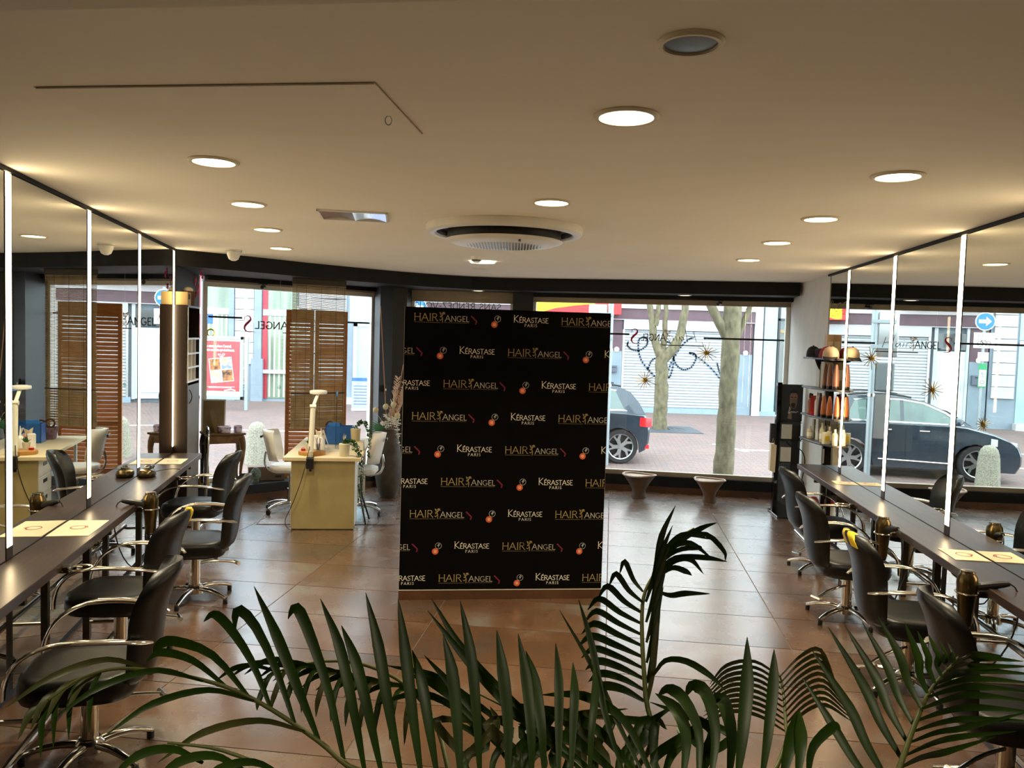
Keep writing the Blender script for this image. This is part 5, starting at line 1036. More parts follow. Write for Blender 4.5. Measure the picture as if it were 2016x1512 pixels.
blk('wall', 'wall_upper', sh, -3.56, 7.88, 3.1, 8.5, .02, .5); blk('fascia', 'fascia_maroon', sh, -3.56, 7.88, 2.74, 3.10, -.10, .1); blk('fascia_edge', 'stone_white', sh, -3.56, 7.88, 2.725, 2.745, -.13, .1); blk('white_band', 'stone_white', sh, -3.56, 7.88, 3.10, 3.34, -.16, .1); blk('plinth', 'plinth_blue', sh, -2.0, 7.4, STREET, -.13, -.06, .1)
blk('back_wall', 'shop_grey', sh, -3.56, 7.88, STREET, 2.74, .12, .5)
def shutter(x0, x1):
    o = blk('shutter_box', 'shutter_white', sh, x0 - .06, x1 + .06, 2.42, 2.725, -.12, .1, .006); b = MB(); n = 27; p = (2.42 + .13) / n
    for i in range(n):
        z = -.13 + i * p; b.add([(x0, Y0 + .02, z), (x1, Y0 + .02, z), (x1, Y0 - .015, z + p * .35), (x0, Y0 - .015, z + p * .35), (x1, Y0 - .012, z + p * .8), (x0, Y0 - .012, z + p * .8), (x1, Y0 + .02, z + p), (x0, Y0 + .02, z + p)], [(0, 1, 2, 3), (3, 2, 4, 5), (5, 4, 6, 7)])
    b.build('shutter_slats', 'shutter_white', o, smooth=False)
    for x in (x0 - .07, x1): blk('guide_rail', 'alu', o, x, x + .07, -.13, 2.42, -.04, .1)
    return o
shutter(-1.86, 3.10); s2 = shutter(3.66, 7.28)
for x0, x1 in ((-3.52, -3.02), (3.22, 3.58), (7.40, 7.86)):
    pi = blk('pier', 'fascia_maroon', sh, x0, x1, 1.70, 2.725, -.04, .1); blk('pier_base', 'shop_grey', pi, x0, x1, STREET, 1.70, -.05, .1, .004); b = MB(); b.at(((x0 + x1) / 2, Y0 - .05, 1.75), 0, R(90)).lathe([(.08, 0), (.085, .02), (.06, .05), (0, .06)], 18, caps=False).build('round_lamp', 'white_plastic', pi)
mat('mailbox_grey', '4a5260', .4)
for x in (-3.45, 3.20):
    o = blk('mailbox', 'mailbox_grey', sh, x, x + .36 if x < 0 else x + .22, 1.0, 1.30 if x < 0 else 1.22, -.16, -.05, .01); blk('mail_slot', 'black_print', o, x + .04, x + .28 if x < 0 else x + .18, 1.22 if x < 0 else 1.15, 1.25 if x < 0 else 1.17, -.165, -.16)
dd = blk('house_door', 'door_pale', sh, -2.92, -2.12, -.18, 2.0, -.02, .1); blk('door_panel', 'door_pale', dd, -2.82, -2.22, .0, 1.85, -.04, -.02, .012); blk('door_frame', 'shutter_white', dd, -3.0, -2.92, -.2, 2.72, -.05, .1); blk('door_frame', 'shutter_white', dd, -2.12, -2.02, -.2, 2.72, -.05, .1); blk('transom_pane', 'glass_dark', dd, -2.92, -2.12, 2.05, 2.55, -.02, .02); MB().tube([(-2.84, Y0 - .07, .8), (-2.84, Y0 - .07, 1.05)], .012, 6).build('door_handle', 'alu', dd)
rs = blk('red_sign', 'sign_red', sh, .55, 3.45, 2.87, 3.9, -.50, -.16, .01); flat_obj('yellow_swoosh', [[(.72, 2.90), (.9, 2.89), (1.3, 3.02), (1.9, 3.12), (2.6, 3.2), (2.6, 3.6), (.72, 3.6)]], 'sign_yellow', rs, Y0 - .505); blk('sign_gap', 'stone_white', rs, 3.12, 3.19, 2.88, 3.9, -.506, -.5)
MB().prism_xz([(-3.5, 3.34), (-.95, 3.34), (-.95, 3.42), (-3.5, 3.75)], Y0 - .6, Y0 - .05).build('red_awning', 'sign_red', sh, smooth=False)
mat('graffiti_blue', '5c6a7c', .7)
gp = [[(3.78, 2.02), (3.74, 1.88), (3.90, 1.75), (4.15, 1.72), (4.40, 1.90), (4.42, 2.10), (4.28, 2.20), (4.10, 2.10), (4.12, 1.70), (4.25, 1.35), (4.60, .98), (4.90, .72)], [(4.45, 1.10), (4.55, 1.42), (4.78, 1.55), (4.90, 1.40)], [(5.02, 2.05), (5.22, 2.0), (5.30, 1.7), (5.28, 1.2), (5.18, .85), (5.08, .92), (5.20, 1.35), (5.50, 1.9), (5.78, 2.18), (5.92, 2.2)], [(5.25, 1.60), (5.38, 1.28), (5.62, 1.12), (5.90, 1.22), (6.05, 1.55), (5.98, 1.7), (5.75, 1.72), (6.1, 1.58), (6.55, 1.22), (6.90, .82), (7.1, .60)], [(6.72, 1.42), (6.78, 1.2), (6.86, .98)]]
q = []
for p in gp:
    pp = []
    for i in range(len(p) - 1):
        for k in range(4): pp.append((p[i][0] + (p[i + 1][0] - p[i][0]) * k / 4, p[i][1] + (p[i + 1][1] - p[i][1]) * k / 4))
    for _ in range(2): pp = [pp[0]] + [tuple((pp[i - 1][j] + 2 * pp[i][j] + pp[i + 1][j]) / 4 for j in (0, 1)) for i in range(1, len(pp) - 1)] + [p[-1]]
    q += ribbon(pp, .055)
flat_obj('graffiti', q, 'graffiti_blue', s2, Y0 - .02)
rp = thing('glass_shop', 'glass-fronted shop with a red sale poster on the right across the street', 'building')
blk('wall', 'stone_white', rp, 7.90, 8.16, STREET, 8.5, -.1, .4); blk('upper_wall', 'stone_white', rp, 8.16, 16, 3.3, 8.5, -.05, .4); blk('back_wall', 'shop_grey', rp, 8.16, 16, STREET, 3.3, .9, 1.1); blk('interior_ceiling', 'carton', rp, 8.7, 12, 2.45, 2.55, .0, .9); blk('pane', 'glass_cyan', rp, 8.20, 8.66, -.15, 3.3, .0, .04); blk('threshold', 'plinth_blue', rp, 8.16, 16, STREET, -.15, -.05, .9)
for x in (8.16, 8.68, 10.4, 12.4): blk('mullion', 'frame_dark', rp, x, x + .06, -.15, 3.3, -.06, .06)
blk('transom_bar', 'frame_dark', rp, 8.68, 12.4, 2.84, 2.92, -.06, .06); blk('transom_pane', 'glass_cyan', rp, 8.74, 12.4, 2.92, 3.3, .0, .03); b = MB(); mat('grille_grey', '8b8a80', .6)
for i in range(34): z = -.1 + i * .075; b.box(8.76, 12.4, Y0 + .25, Y0 + .27, z, z + .045)
b.build('roller_grille', 'grille_grey', rp, smooth=False); blk('pane', 'window_glass', rp, 8.74, 10.4, -.15, 2.84, .0, .01)
mat('poster_red', 'e0302e', .5, col2='e84a40', scale=2); ps = blk('red_poster', 'poster_red', rp, 8.98, 9.85, .72, 2.15, .06, .08); MB().prism_xz(disc(9.27, 1.23, .30, 28), Y0 - .03, Y0 - .01).build('sale_sticker', 'sign_red', rp, smooth=False); font_obj('sale_text', '3=2', .30, 'white_print', rp, (9.27, Y0 - .032, 1.15), bold=.012); blk('sale_line', 'white_print', rp, 9.12, 9.42, 1.07, 1.10, -.034, -.031)
emit_mat('pendant_glow', 'ffd28a', 3.0); MB().ball((9.45, Y0 + .15, 2.02), (.10, .05, .06)).build('pendant_lamp', 'pendant_glow', rp); MB().tube([(9.45, Y0 + .15, 2.05), (9.45, Y0 + .15, 2.45)], .01, 6).build('pendant_cord', 'black_print', rp)

# street furniture
mat('granite', '8f8b7b', .85, col2='6d6a5e', scale=60, detail=2, lo=.4, hi=.6, bump=.1, bscale=90)
for (x, y, l) in ((-4.37, 13.85, 'speckled granite bollard outside the left window'), (-2.42, 15.0, 'speckled granite bollard outside the door, seen in the left mirror'), (-0.11, 14.62, 'speckled granite bollard before the car front, seen in the right mirror')):
    t = thing('granite_bollard', l, 'bollard', (x, y, STREET), 0, 'granite bollards on the pavement'); MB().lathe([(.20, 0), (.195, .02), (.165, .50), (.155, .53)], 28).build('shaft', 'granite', t, angle=50); MB().lathe([(.158, .53), (.155, .56), (.13, .64), (.08, .70), (0, .72)], 28, caps=False).build('dome', 'granite', t, angle=60)
mat('bark', '6f6850', .9, col2='453f2e', scale=14, stretch=(1, 1, .5), detail=12, bump=1.0, bscale=20, lo=.3, hi=.75)
def trunk_path(pts, r0, r1, b, n=14, seg=14, wob=.02):
    q = bez(*pts, seg); k = len(q); rr_ = [r0 + (r1 - r0) * i / (k - 1) for i in range(k)]
    q = [(p[0] + random.uniform(-wob, wob), p[1] + random.uniform(-wob, wob), p[2]) if 0 < i < k - 1 else p for i, p in enumerate(q)]
    b.tube(q, [r * random.uniform(.94, 1.06) for r in rr_], n)
random.seed(41)
t = thing('plane_tree', 'mossy street tree with four raised branches across the road', 'tree', (3.96, 21.35, STREET))
b = MB(); trunk_path(((0, 0, -.02), (.0, 0, .9), (-.03, 0, 1.5), (.0, 0, 2.05)), .19, .165, b); b.build('trunk', 'bark', t, angle=70)
for pts, r0, r1 in ((((-.02, 0, 1.9), (-.35, 0, 2.4), (-.30, .05, 2.9), (-.55, .1, 4.6)), .12, .06), (((0, 0, 1.95), (.03, 0, 2.5), (.05, 0, 3.0), (.06, .05, 4.6)), .08, .05), (((.03, 0, 1.9), (.50, 0, 2.3), (.62, .0, 2.9), (.50, .05, 4.6)), .15, .07), (((-.22, 0, 2.75), (-.15, 0, 3.0), (-.13, .05, 3.4), (-.16, .1, 4.6)), .07, .05)):
    b = MB(); trunk_path(pts, r0, r1, b, 10); b.build('branch', 'bark', t, angle=70)
tg = thing('tree_grate', 'dark iron tree grate around the mossy street tree', 'grate', (3.98, 21.35, STREET)); mat('iron', '4d535a', .6, .4); MB().box(-.95, -.22, -.8, .8, 0, .02).box(.22, .95, -.8, .8, 0, .02).box(-.22, .22, -.8, -.22, 0, .02).box(-.22, .22, .22, .8, 0, .02).build('plate', 'iron', tg, smooth=False)
for k in range(3):
    r_ = .34 + .14 * k; MB().lathe([(r_, .02), (r_, .026), (r_ + .05, .026), (r_ + .05, .02)], 32, caps=False).build('ring_rib', 'iron', tg)
t = thing('street_tree', 'straight mossy tree trunk close outside the right window', 'tree', (3.26, 12.25, STREET)); b = MB(); trunk_path(((0, 0, -.02), (.02, 0, .8), (.03, 0, 1.6), (.06, 0, 5.2)), .155, .125, b, 16, 20, .006); b.build('trunk', 'bark', t, angle=70)
for pts, r0, r1 in ((((.0, 0, 2.35), (-.15, -.02, 2.6), (-.32, -.03, 2.85), (-.55, 0, 3.4)), .08, .06), (((.08, 0, 2.25), (.20, 0, 2.6), (.32, .0, 2.85), (.45, .05, 3.4)), .05, .04)):
    b = MB(); trunk_path(pts, r0, r1, b, 10, 10, .005); b.build('branch', 'bark', t, angle=70)
# advertising display
ad = thing('advert_display', 'red advertising poster in a grey street display frame', 'poster', (-8.36, 23.2, STREET)); mat('ad_red', 'e2383c', .5, col2='dd4448', scale=3); mat('ad_frame', '8f9aa2', .4, .3); mat('ad_photo_a', '3a2418', .5, col2='c07a40', scale=7); mat('ad_photo_b', '6a7a9a', .5, col2='c8b070', scale=6)
MB().box(-.64, -.55, -.05, .05, .30, 2.12).box(.55, .64, -.05, .05, .30, 2.12).box(-.64, .64, -.05, .05, .30, .40).box(-.64, .64, -.05, .05, 2.03, 2.12).build('frame', 'ad_frame', ad, bevel=.006); MB().box(-.56, .56, -.02, .04, .39, 2.04).build('poster_sheet', 'white_plastic', ad, smooth=False); MB().box(-.53, .53, -.024, -.02, .54, 1.98).build('red_print', 'ad_red', ad, smooth=False)
for x in (.72, -.72): MB().box(x - .045, x + .045, -.05, .05, 0, 2.12).build('post', 'ad_frame', ad, bevel=.01)
for x in (-.68, .64):
    for z in (.6, 1.2, 1.9): MB().box(x, x + .05, -.02, .02, z, z + .04).build('bracket', 'ad_frame', ad, smooth=False)
font_obj('headline', 'La carte cadeau Central,', .105, 'white_print', ad, (-.46, -.026, 1.80), align='LEFT', sx=.72, bold=.003); font_obj('headline', "c'est eux/elles qui choisissent.", .105, 'white_print', ad, (-.46, -.026, 1.69), align='LEFT', sx=.66, bold=.003)
def rq(x0, z0, x1, z1, a=R(-7), c=(0, 1.15)): return [(c[0] + (x - c[0]) * math.cos(a) - (z - c[1]) * -math.sin(a) * -1 * -1, c[1] + (x - c[0]) * math.sin(a) * -1 + (z - c[1]) * math.cos(a)) for x, z in ((x0, z0), (x1, z0), (x1, z1), (x0, z1))]
multi('gift_photos', [([rq(-.33, .80, .33, 1.50)], 'white_print'), ([rq(-.315, 1.16, -.012, 1.485), rq(.012, .815, .315, 1.14)], 'ad_photo_a'), ([rq(.012, 1.16, .315, 1.485), rq(-.315, .815, -.012, 1.14)], 'ad_photo_b'), (ribbon([(.0, 1.5), (-.10, 1.60), (-.02, 1.60), (.02, 1.5), (.1, 1.61), (.04, 1.62), (.0, 1.5)], .014) + ribbon([(-.38, .66), (.38, .67)], .012) + ribbon([(-.36, .63), (.3, .64)], .010) + ribbon([(.1, .56), (.3, .60), (.4, .57)], .03), 'white_print')], ad, -.027, None, None)
ab = thing('pavement_board', 'pale blue information board standing on the pavement across the street', 'sign', (-4.45, 24.0, STREET), R(4)); mat('board_blue', '9aa2dc', .5, col2='8a90c4', scale=9); MB().box(-.31, .31, -.02, .02, .02, 1.0).build('board', 'board_blue', ab, bevel=.004); MB().box(-.31, .31, -.023, -.02, .90, 1.0).build('header', 'poster_blue', ab, smooth=False); MB().box(-.31, .31, -.023, -.02, .02, .08).build('footer', 'white_print', ab, smooth=False); MB().box(-.30, -.25, 0, .35, 0, .03).box(.25, .30, 0, .35, 0, .03).build('foot', 'ad_frame', ab, smooth=False)
for k in range(7): MB().box(-.25, .2 + .04 * (k % 2), -.0225, -.02, .20 + k * .09, .225 + k * .09).build('text_line', 'graffiti_blue', ab, smooth=False)
# road signs
sp = thing('sign_post', 'grey post with a blue arrow sign and a white bicycle plate', 'road sign', (-2.95, 25.1, STREET)); mat('pole_grey', '8f999e', .45, .5); mat('sign_blue', '1f6fc8', .4); mat('sign_white', 'eef0ee', .5); mat('sign_green', '2f8a5a', .5)
MB().lathe([(.045, 0), (.045, 3.5)], 14).build('post', 'pole_grey', sp); b = MB(); b.at((0, -.06, 3.18), 0, R(90)).lathe([(.26, 0), (.26, .015)], 32).build('round_plate', 'sign_white', sp, smooth=False); b = MB(); b.at((0, -.076, 3.18), 0, R(90)).lathe([(.235, 0), (.235, .004)], 32).build('blue_face', 'sign_blue', sp, smooth=False)
flat_obj('arrow_print', [[(-.16, 3.18), (-.02, 3.05), (-.02, 3.31)], [(-.02, 3.13), (.17, 3.13), (.17, 3.23), (-.02, 3.23)]], 'white_print', sp, -.083)
pl_ = MB().box(-.27, .27, -.065, -.05, 2.42, 2.86).build('bicycle_plate', 'sign_white', sp, bevel=.003); flat_obj('bicycle_print', ringq(-.10, 2.54, .07, .014, 18) + ringq(.10, 2.54, .07, .014, 18) + ribbon([(-.10, 2.54), (-.03, 2.64), (.07, 2.64), (.10, 2.54)], .014) + ribbon([(-.03, 2.64), (.0, 2.54), (.07, 2.64)], .012) + ribbon([(.05, 2.68), (.10, 2.68)], .012), 'black_print', pl_, -.067); font_obj('plate_text', 'EXCEPTE', .11, 'black_print', pl_, (0, -.067, 2.74), sx=.85)
MB().box(-.14, .14, -.065, -.05, 2.05, 2.30).build('small_plate', 'sign_white', sp, bevel=.003); g_ = MB().box(-.12, .10, -.065, -.05, 1.30, 1.98).build('green_plate', 'sign_green', sp, bevel=.003); MB().box(-.10, .08, -.068, -.065, 1.34, 1.80).build('white_field', 'sign_white', g_, smooth=False); flat_obj('route_print', ringq(-.01, 1.45, .05, .018, 16) + ribbon([(-.05, 1.68), (.02, 1.72), (-.03, 1.60), (.04, 1.60)], .018), 'sign_green', g_, -.069)
tp = thing('traffic_pole', 'grey pole with the backs of traffic signs by the passing car', 'road sign', (1.765, 14.80, STREET)); MB().lathe([(.055, 0), (.052, 3.6)], 14).build('post', 'pole_grey', tp); MB().box(-.40, -.06, -.02, .05, 2.15, 2.95).build('sign_back', 'alu', tp, bevel=.05, seg=3); MB().box(-.34, .05, -.07, -.02, 2.30, 2.36).box(-.34, .05, -.07, -.02, 2.74, 2.80).build('bracket', 'pole_grey', tp, smooth=False); MB().box(-.36, -.055, -.04, .06, 1.55, 2.05).build('control_box', 'steel_grey', tp, bevel=.02); MB().box(-.30, -.06, .02, .05, .70, 1.5).build('lower_plate', 'alu', tp, bevel=.03)
for z in (1.45, 2.1): MB().lathe([(.056, z), (.066, z), (.066, z + .05), (.056, z + .05)], 14, caps=False).build('clamp_ring', 'chrome', tp)

# ------------------------------------------------------------------ the passing car
mat('car_paint', '2c3640', .25, .3, col2='323d48', coat=.6); mat('car_glass', '5f746f', .06, col2='46585a', scale=2, spec=.6); mat('tyre', '1d1d1f', .8); mat('car_trim', '15171a', .5); mat('tail_red', 'c8262c', .2, coat=.5); mat('head_glass', 'c9d4d8', .08, spec=.7)
car = thing('passing_car', 'dark blue-grey hatchback car passing outside the right window', 'car', (2.62, 15.87, STREET), R(180))
RA, FA, WRr = .56, 2.68, .325
def arch(cx, r, n=12): return [(cx - r * math.cos(math.pi * k / n), .30 + r * math.sin(math.pi * k / n)) for k in range(n + 1)]
low_ = [(3.30, .20), (3.38, .34), (3.385, .50), (3.33, .64), (3.20, .75), (2.95, .85), (2.50, .965), (2.3, .985), (1.2, .985), (.45, .96), (.10, .93), (.03, .82), (.0, .60), (.02, .40), (.08, .27)]
bot = [(RA - .39, .22)] + arch(RA, .385) + [(RA + .40, .20), (FA - .40, .20)] + arch(FA, .385) + [(FA + .40, .20)]
prof = low_ + bot
b = MB(); ys = [(-.875, .93), (-.84, .975), (-.78, 1.0), (.78, 1.0), (.84, .975), (.875, .93)]; n = len(prof); vs = []; fs = []
for y, k in ys:
    for (x, z) in prof: vs.append((1.69 + (x - 1.69) * (1 - (1 - k) * .45), y, .60 + (z - .60) * (k if z > .6 else 1)))
for j in range(len(ys) - 1):
    for i in range(n): fs.append((j * n + i, j * n + (i + 1) % n, (j + 1) * n + (i + 1) % n, (j + 1) * n + i))
fs += [tuple(range(n)), tuple(range((len(ys) - 1) * n, len(ys) * n))[::-1]]
b.add(vs, fs).build('body', 'car_paint', car, angle=30)
def gy(z): return .80 - .20 * (z - .94) / .5
def gpoly(poly, off, name, m, th=.0):
    v = [(x, s * (gy(z) + off), z) for s in (1,) for x, z in poly] ; v2 = [(x, -(gy(z) + off), z) for x, z in poly]; k = len(poly)
    bb = MB(); bb.add(v + v2, [tuple(range(k)), tuple(range(k, 2 * k))[::-1]]); return bb.build(name, m, car, smooth=False)
gh = [(.10, .93), (.22, 1.15), (.38, 1.34), (.60, 1.43), (1.0, 1.455), (1.45, 1.44), (1.85, 1.36), (2.20, 1.20), (2.62, .93)]
k = len(gh); bb = MB(); bb.add([(x, gy(z), z) for x, z in gh] + [(x, -gy(z), z) for x, z in gh], [tuple(range(k)), tuple(range(k, 2 * k))[::-1]] + [(i, k + i, k + i + 1, i + 1) for i in range(k - 1)]); bb.build('cabin', 'car_paint', car, angle=40)
gpoly([(.90, 1.0), (1.42, 1.0), (1.42, 1.38), (.92, 1.385)], .004, 'rear_side_window', 'car_glass'); gpoly([(1.48, 1.0), (2.38, 1.0), (2.12, 1.18), (1.80, 1.325), (1.48, 1.375)], .004, 'front_side_window', 'car_glass'); gpoly([(.50, 1.02), (.84, 1.0), (.86, 1.37), (.66, 1.35)], .004, 'quarter_window', 'car_glass')
gpoly([(.44, .99), (2.46, .985), (2.40, 1.0), (.50, 1.015)], .008, 'belt_strip', 'chrome'); gpoly([(.66, 1.352), (.90, 1.388), (1.45, 1.382), (1.80, 1.33), (2.14, 1.18), (2.42, 1.0), (2.45, 1.0), (2.17, 1.20), (1.82, 1.35), (1.45, 1.402), (.90, 1.408), (.64, 1.37)], .009, 'roof_strip', 'chrome')
MB().tube(bez((.55, .56, 1.44), (.9, .57, 1.50), (1.3, .57, 1.495), (1.62, .565, 1.43), 8), .018, 6).tube(bez((.55, -.56, 1.44), (.9, -.57, 1.50), (1.3, -.57, 1.495), (1.62, -.565, 1.43), 8), .018, 6).build('roof_rails', 'car_trim', car)
b = MB(); b.add([(2.20, .58, 1.205), (2.20, -.58, 1.205), (2.60, -.74, .945), (2.60, .74, .945)], [(0, 1, 2, 3)]); b.m = Matrix.Translation((.012, 0, .012)); v0 = b.v[:]; b.v = [(x + .012, y, z + .014) for x, y, z in v0]; b.build('windscreen', 'car_glass', car, smooth=False)
for s_ in (1, -1):
    MB().shell(lambda u, v: ((-.005 + .30 * u, s_ * (.862 + .018 * math.sin(math.pi * u)), .70 + .17 * v + .02 * u), (-.005 + .30 * u, s_ * .80, .70 + .17 * v + .02 * u)), 8, 4).build('tail_light', 'tail_red', car, angle=60); MB().shell(lambda u, v: ((2.86 + .42 * u, s_ * (.884 - .035 * u), .66 - .02 * u + (.13 - .04 * u) * v), (2.86 + .42 * u, s_ * .74, .66 - .02 * u + (.12 - .04 * u) * v)), 8, 4).build('head_light', 'head_glass', car, angle=60)
    MB().box(.03, .14, s_ * .86 - .01, s_ * .86 + .01, .30, .37).build('reflector', 'tail_red', car, smooth=False); MB().tube([(1.06, s_ * .875, .33), (2.2, s_ * .882, .31)], .014, 6).build('sill_strip', 'chrome', car); MB().cushion((2.30, s_ * .96, 1.0), .08, .10, [(.6, 0), (1, .02), (1, .09), (.6, .12)], 2.5, 20).build('wing_mirror', 'car_paint', car, angle=60)
    for x in (1.10, 1.72): MB().tube([(x, s_ * .882, .86), (x + .16, s_ * .884, .86)], .012, 6).build('door_handle', 'chrome', car)
    for x in (.98, 1.50, 2.30): MB().box(x, x + .008, s_ * .872 - .006, s_ * .872 + .006, .36, .95).build('door_gap', 'car_trim', car, smooth=False)
    for ax in (RA, FA):
        wl = bpy.data.objects.new('wheel', None); COL.objects.link(wl); wl.parent = car; wl.location = (ax, s_ * .77, WRr); wl.rotation_euler = (R(-90) * s_, 0, 0)
        MB().lathe([(.235, -.09), (.30, -.10), (.322, -.07), (.325, 0), (.322, .07), (.30, .10), (.235, .095), (.235, -.09)], 36, caps=False).build('tyre', 'tyre', wl, angle=40); MB().lathe([(0, .02), (.22, .02), (.235, .07), (.24, .095)], 32, caps=False).build('rim_dish', 'car_trim', wl)
        b = MB()
        for q_ in range(5):
            b.m = Matrix.Rotation(2 * math.pi * q_ / 5, 4, 'Z'); b.prism([(.03, -.03), (.13, -.028), (.22, -.085), (.235, -.05), (.15, .02), (.235, .05), (.225, .08), (.12, .045), (.03, .035)], .07, .088)
        b.m = Matrix.Identity(4); b.lathe([(.0, .095), (.045, .094), (.05, .07)], 16, caps=False).lathe([(.222, .086), (.238, .10), (.244, .09), (.24, .07)], 32, caps=False); b.build('alloy_spokes', 'alu', wl, smooth=False)
# ------------------------------------------------------------------ the areca palm in front of the camera
mat('palm_stem', '4c5a26', .5, col2='6a6a34', scale=8); mat('pot_grey', '55504a', .6); mat('soil', '2c221a', .95)
PB = Vector((.02, 2.0, 0))
palm = thing('areca_palm', 'large green palm with feathered fronds in the foreground', 'plant', (0, 0, 0))
MB().lathe([(.17, 0), (.185, .01), (.215, .36), (.22, .40), (.205, .40), (.19, .30), (.02, .29)], 32, (PB.x, PB.y, 0)).build('pot', 'pot_grey', palm, angle=50); MB().lathe([(.0, .375), (.10, .375), (.197, .36)], 24, (PB.x, PB.y, 0), caps=False).build('soil', 'soil', palm)
def smooth_path(P, n=14):
    """Catmull-Rom through the points"""
    P = [Vector(p) for p in P]; Q = [P[0] * 2 - P[1]] + P + [P[-1] * 2 - P[-2]]; out = []
    m = len(P) - 1; per = max(2, n // m)
    for i in range(1, len(Q) - 2):
        for k in range(per):
            t = k / per; out.append(.5 * ((2 * Q[i]) + (-Q[i - 1] + Q[i + 1]) * t + (2 * Q[i - 1] - 5 * Q[i] + 4 * Q[i + 1] - Q[i + 2]) * t * t + (-Q[i - 1] + 3 * Q[i] - 3 * Q[i + 1] + Q[i + 2]) * t ** 3))
    return out + [P[-1]]
def leaflet(parent, pts, wd, m='palm_leaf', face=None, fold=.25):
    """a folded blade along 3-D points, wd metres wide at its broadest, turned to show its face along 'face'"""
    q = smooth_path(pts, 14); k = len(q); b = MB(); vs = []; fs = []
    f = face or Vector((0, -1, .25))
    for i, p in enumerate(q):
        t = (q[min(i + 1, k - 1)] - q[max(i - 1, 0)]).normalized(); sd = t.cross(f)
        if sd.length < 1e-4: sd = Vector((1, 0, 0))
        sd.normalize(); up = sd.cross(t).normalized(); u = i / (k - 1)
        w_ = wd * .5 * (math.sin(math.pi * (0.10 + .62 * u)) if u < .65 else math.sin(math.pi * (.10 + .62 * .65)) * (1 - ((u - .65) / .35)) ** .8) + .0006
        vs += [tuple(p - sd * w_ + up * w_ * fold), tuple(p), tuple(p + sd * w_ + up * w_ * fold), tuple(p - up * .0008)]
    for i in range(k - 1):
        a, c = i * 4, i * 4 + 4; fs += [(a, a + 1, c + 1, c), (a + 1, a + 2, c + 2, c + 1), (a + 3, a, c, c + 3), (a + 2, a + 3, c + 3, c + 2)]
    b.add(vs, fs); return b.build('leaflet', m, parent, angle=60)
def frond(rach, r0=.007, m='palm_stem'):
    """rach: photo points with distance -> a 3-D midrib rising out of the pot"""
    P = [ray_at(*p) for p in rach]; base = PB + Vector((random.uniform(-.05, .05), random.uniform(-.05, .05), .37))
    P = [base, base * .5 + P[0] * .5 + Vector((0, 0, .05))] + P
    q = smooth_path(P, 4 * len(P)); k = len(q); rr_ = [r0 * (1 - .8 * i / (k - 1)) + .001 for i in range(k)]
    return MB().tube(q, rr_, 7).build('frond', m, palm, angle=60)
random.seed(77)
def lf(fr, pts, wd=.030, m='palm_leaf', jit=.0): return leaflet(fr, [ray_at(*p) for p in pts], wd * random.uniform(.92, 1.08), m)
# frond 1: long arc to the left, blades standing up
F1 = frond([(760, 1545, 1.75), (686, 1508, 1.75), (629, 1460, 1.78), (537, 1398, 1.8), (447, 1353, 1.8), (340, 1326, 1.78), (237, 1316, 1.72), (160, 1335, 1.66), (95, 1378, 1.6)])
for pts, wd in (([(447, 1353, 1.8), (380, 1300, 1.84), (318, 1284, 1.86), (288, 1302, 1.86)], .022), ([(489, 1371, 1.8), (420, 1290, 1.84), (345, 1262, 1.88), (312, 1270, 1.89), (302, 1290, 1.89)], .026),
    ([(535, 1398, 1.8), (495, 1300, 1.85), (450, 1232, 1.9), (421, 1209, 1.92), (401, 1224, 1.93)], .028), ([(580, 1424, 1.79), (545, 1320, 1.84), (505, 1235, 1.9), (474, 1201, 1.92), (463, 1215, 1.93), (464, 1243, 1.93)], .029),
    ([(628, 1457, 1.78), (585, 1350, 1.82), (545, 1250, 1.87), (500, 1154, 1.93)], .030), ([(677, 1496, 1.77), (650, 1370, 1.82), (618, 1270, 1.87), (592, 1206, 1.9), (578, 1197, 1.91), (567, 1219, 1.92)], .031),
    ([(718, 1517, 1.76), (695, 1390, 1.8), (668, 1270, 1.86), (631, 1179, 1.92)], .031), ([(751, 1520, 1.76), (725, 1400, 1.8), (700, 1300, 1.85), (672, 1231, 1.9)], .030), ([(790, 1525, 1.75), (765, 1390, 1.8), (745, 1270, 1.86), (720, 1167, 1.92)], .031),
    ([(829, 1525, 1.74), (812, 1400, 1.79), (798, 1280, 1.85), (784, 1180, 1.9)], .030), ([(861, 1528, 1.74), (845, 1430, 1.78), (830, 1340, 1.83), (811, 1279, 1.88)], .031), ([(906, 1530, 1.73), (900, 1420, 1.78), (890, 1320, 1.83), (872, 1248, 1.87)], .030),
    ([(945, 1530, 1.73), (938, 1400, 1.78), (926, 1280, 1.84), (906, 1183, 1.9)], .030), ([(1000, 1530, 1.72), (1000, 1420, 1.77), (990, 1320, 1.82), (978, 1240, 1.87)], .030), ([(1047, 1530, 1.72), (1045, 1430, 1.76), (1035, 1330, 1.82), (1020, 1247, 1.87)], .028),
    ([(1072, 1530, 1.72), (1066, 1430, 1.76), (1053, 1340, 1.82), (1035, 1281, 1.87)], .026), ([(1100, 1530, 1.71), (1100, 1430, 1.76), (1100, 1340, 1.81), (1094, 1266, 1.86)], .025), ([(1124, 1530, 1.71), (1128, 1430, 1.76), (1131, 1360, 1.8), (1128, 1304, 1.85)], .024), ([(1160, 1530, 1.71), (1165, 1430, 1.75), (1172, 1360, 1.8), (1169, 1306, 1.85)], .022)):
    lf(F1, pts, wd * .85)
for k, (x, y) in enumerate(((600, 1440), (500, 1380), (400, 1341), (300, 1320))):      # lower, drooping rank
    lf(F1, [(x, y, 1.78), (x - 90, y - 22, 1.72), (x - 200, y + 2 + 4 * k, 1.66), (x - 290, y + 62 + 4 * k, 1.62)], .014, 'palm_dry' if k % 3 == 0 else 'palm_leaf')
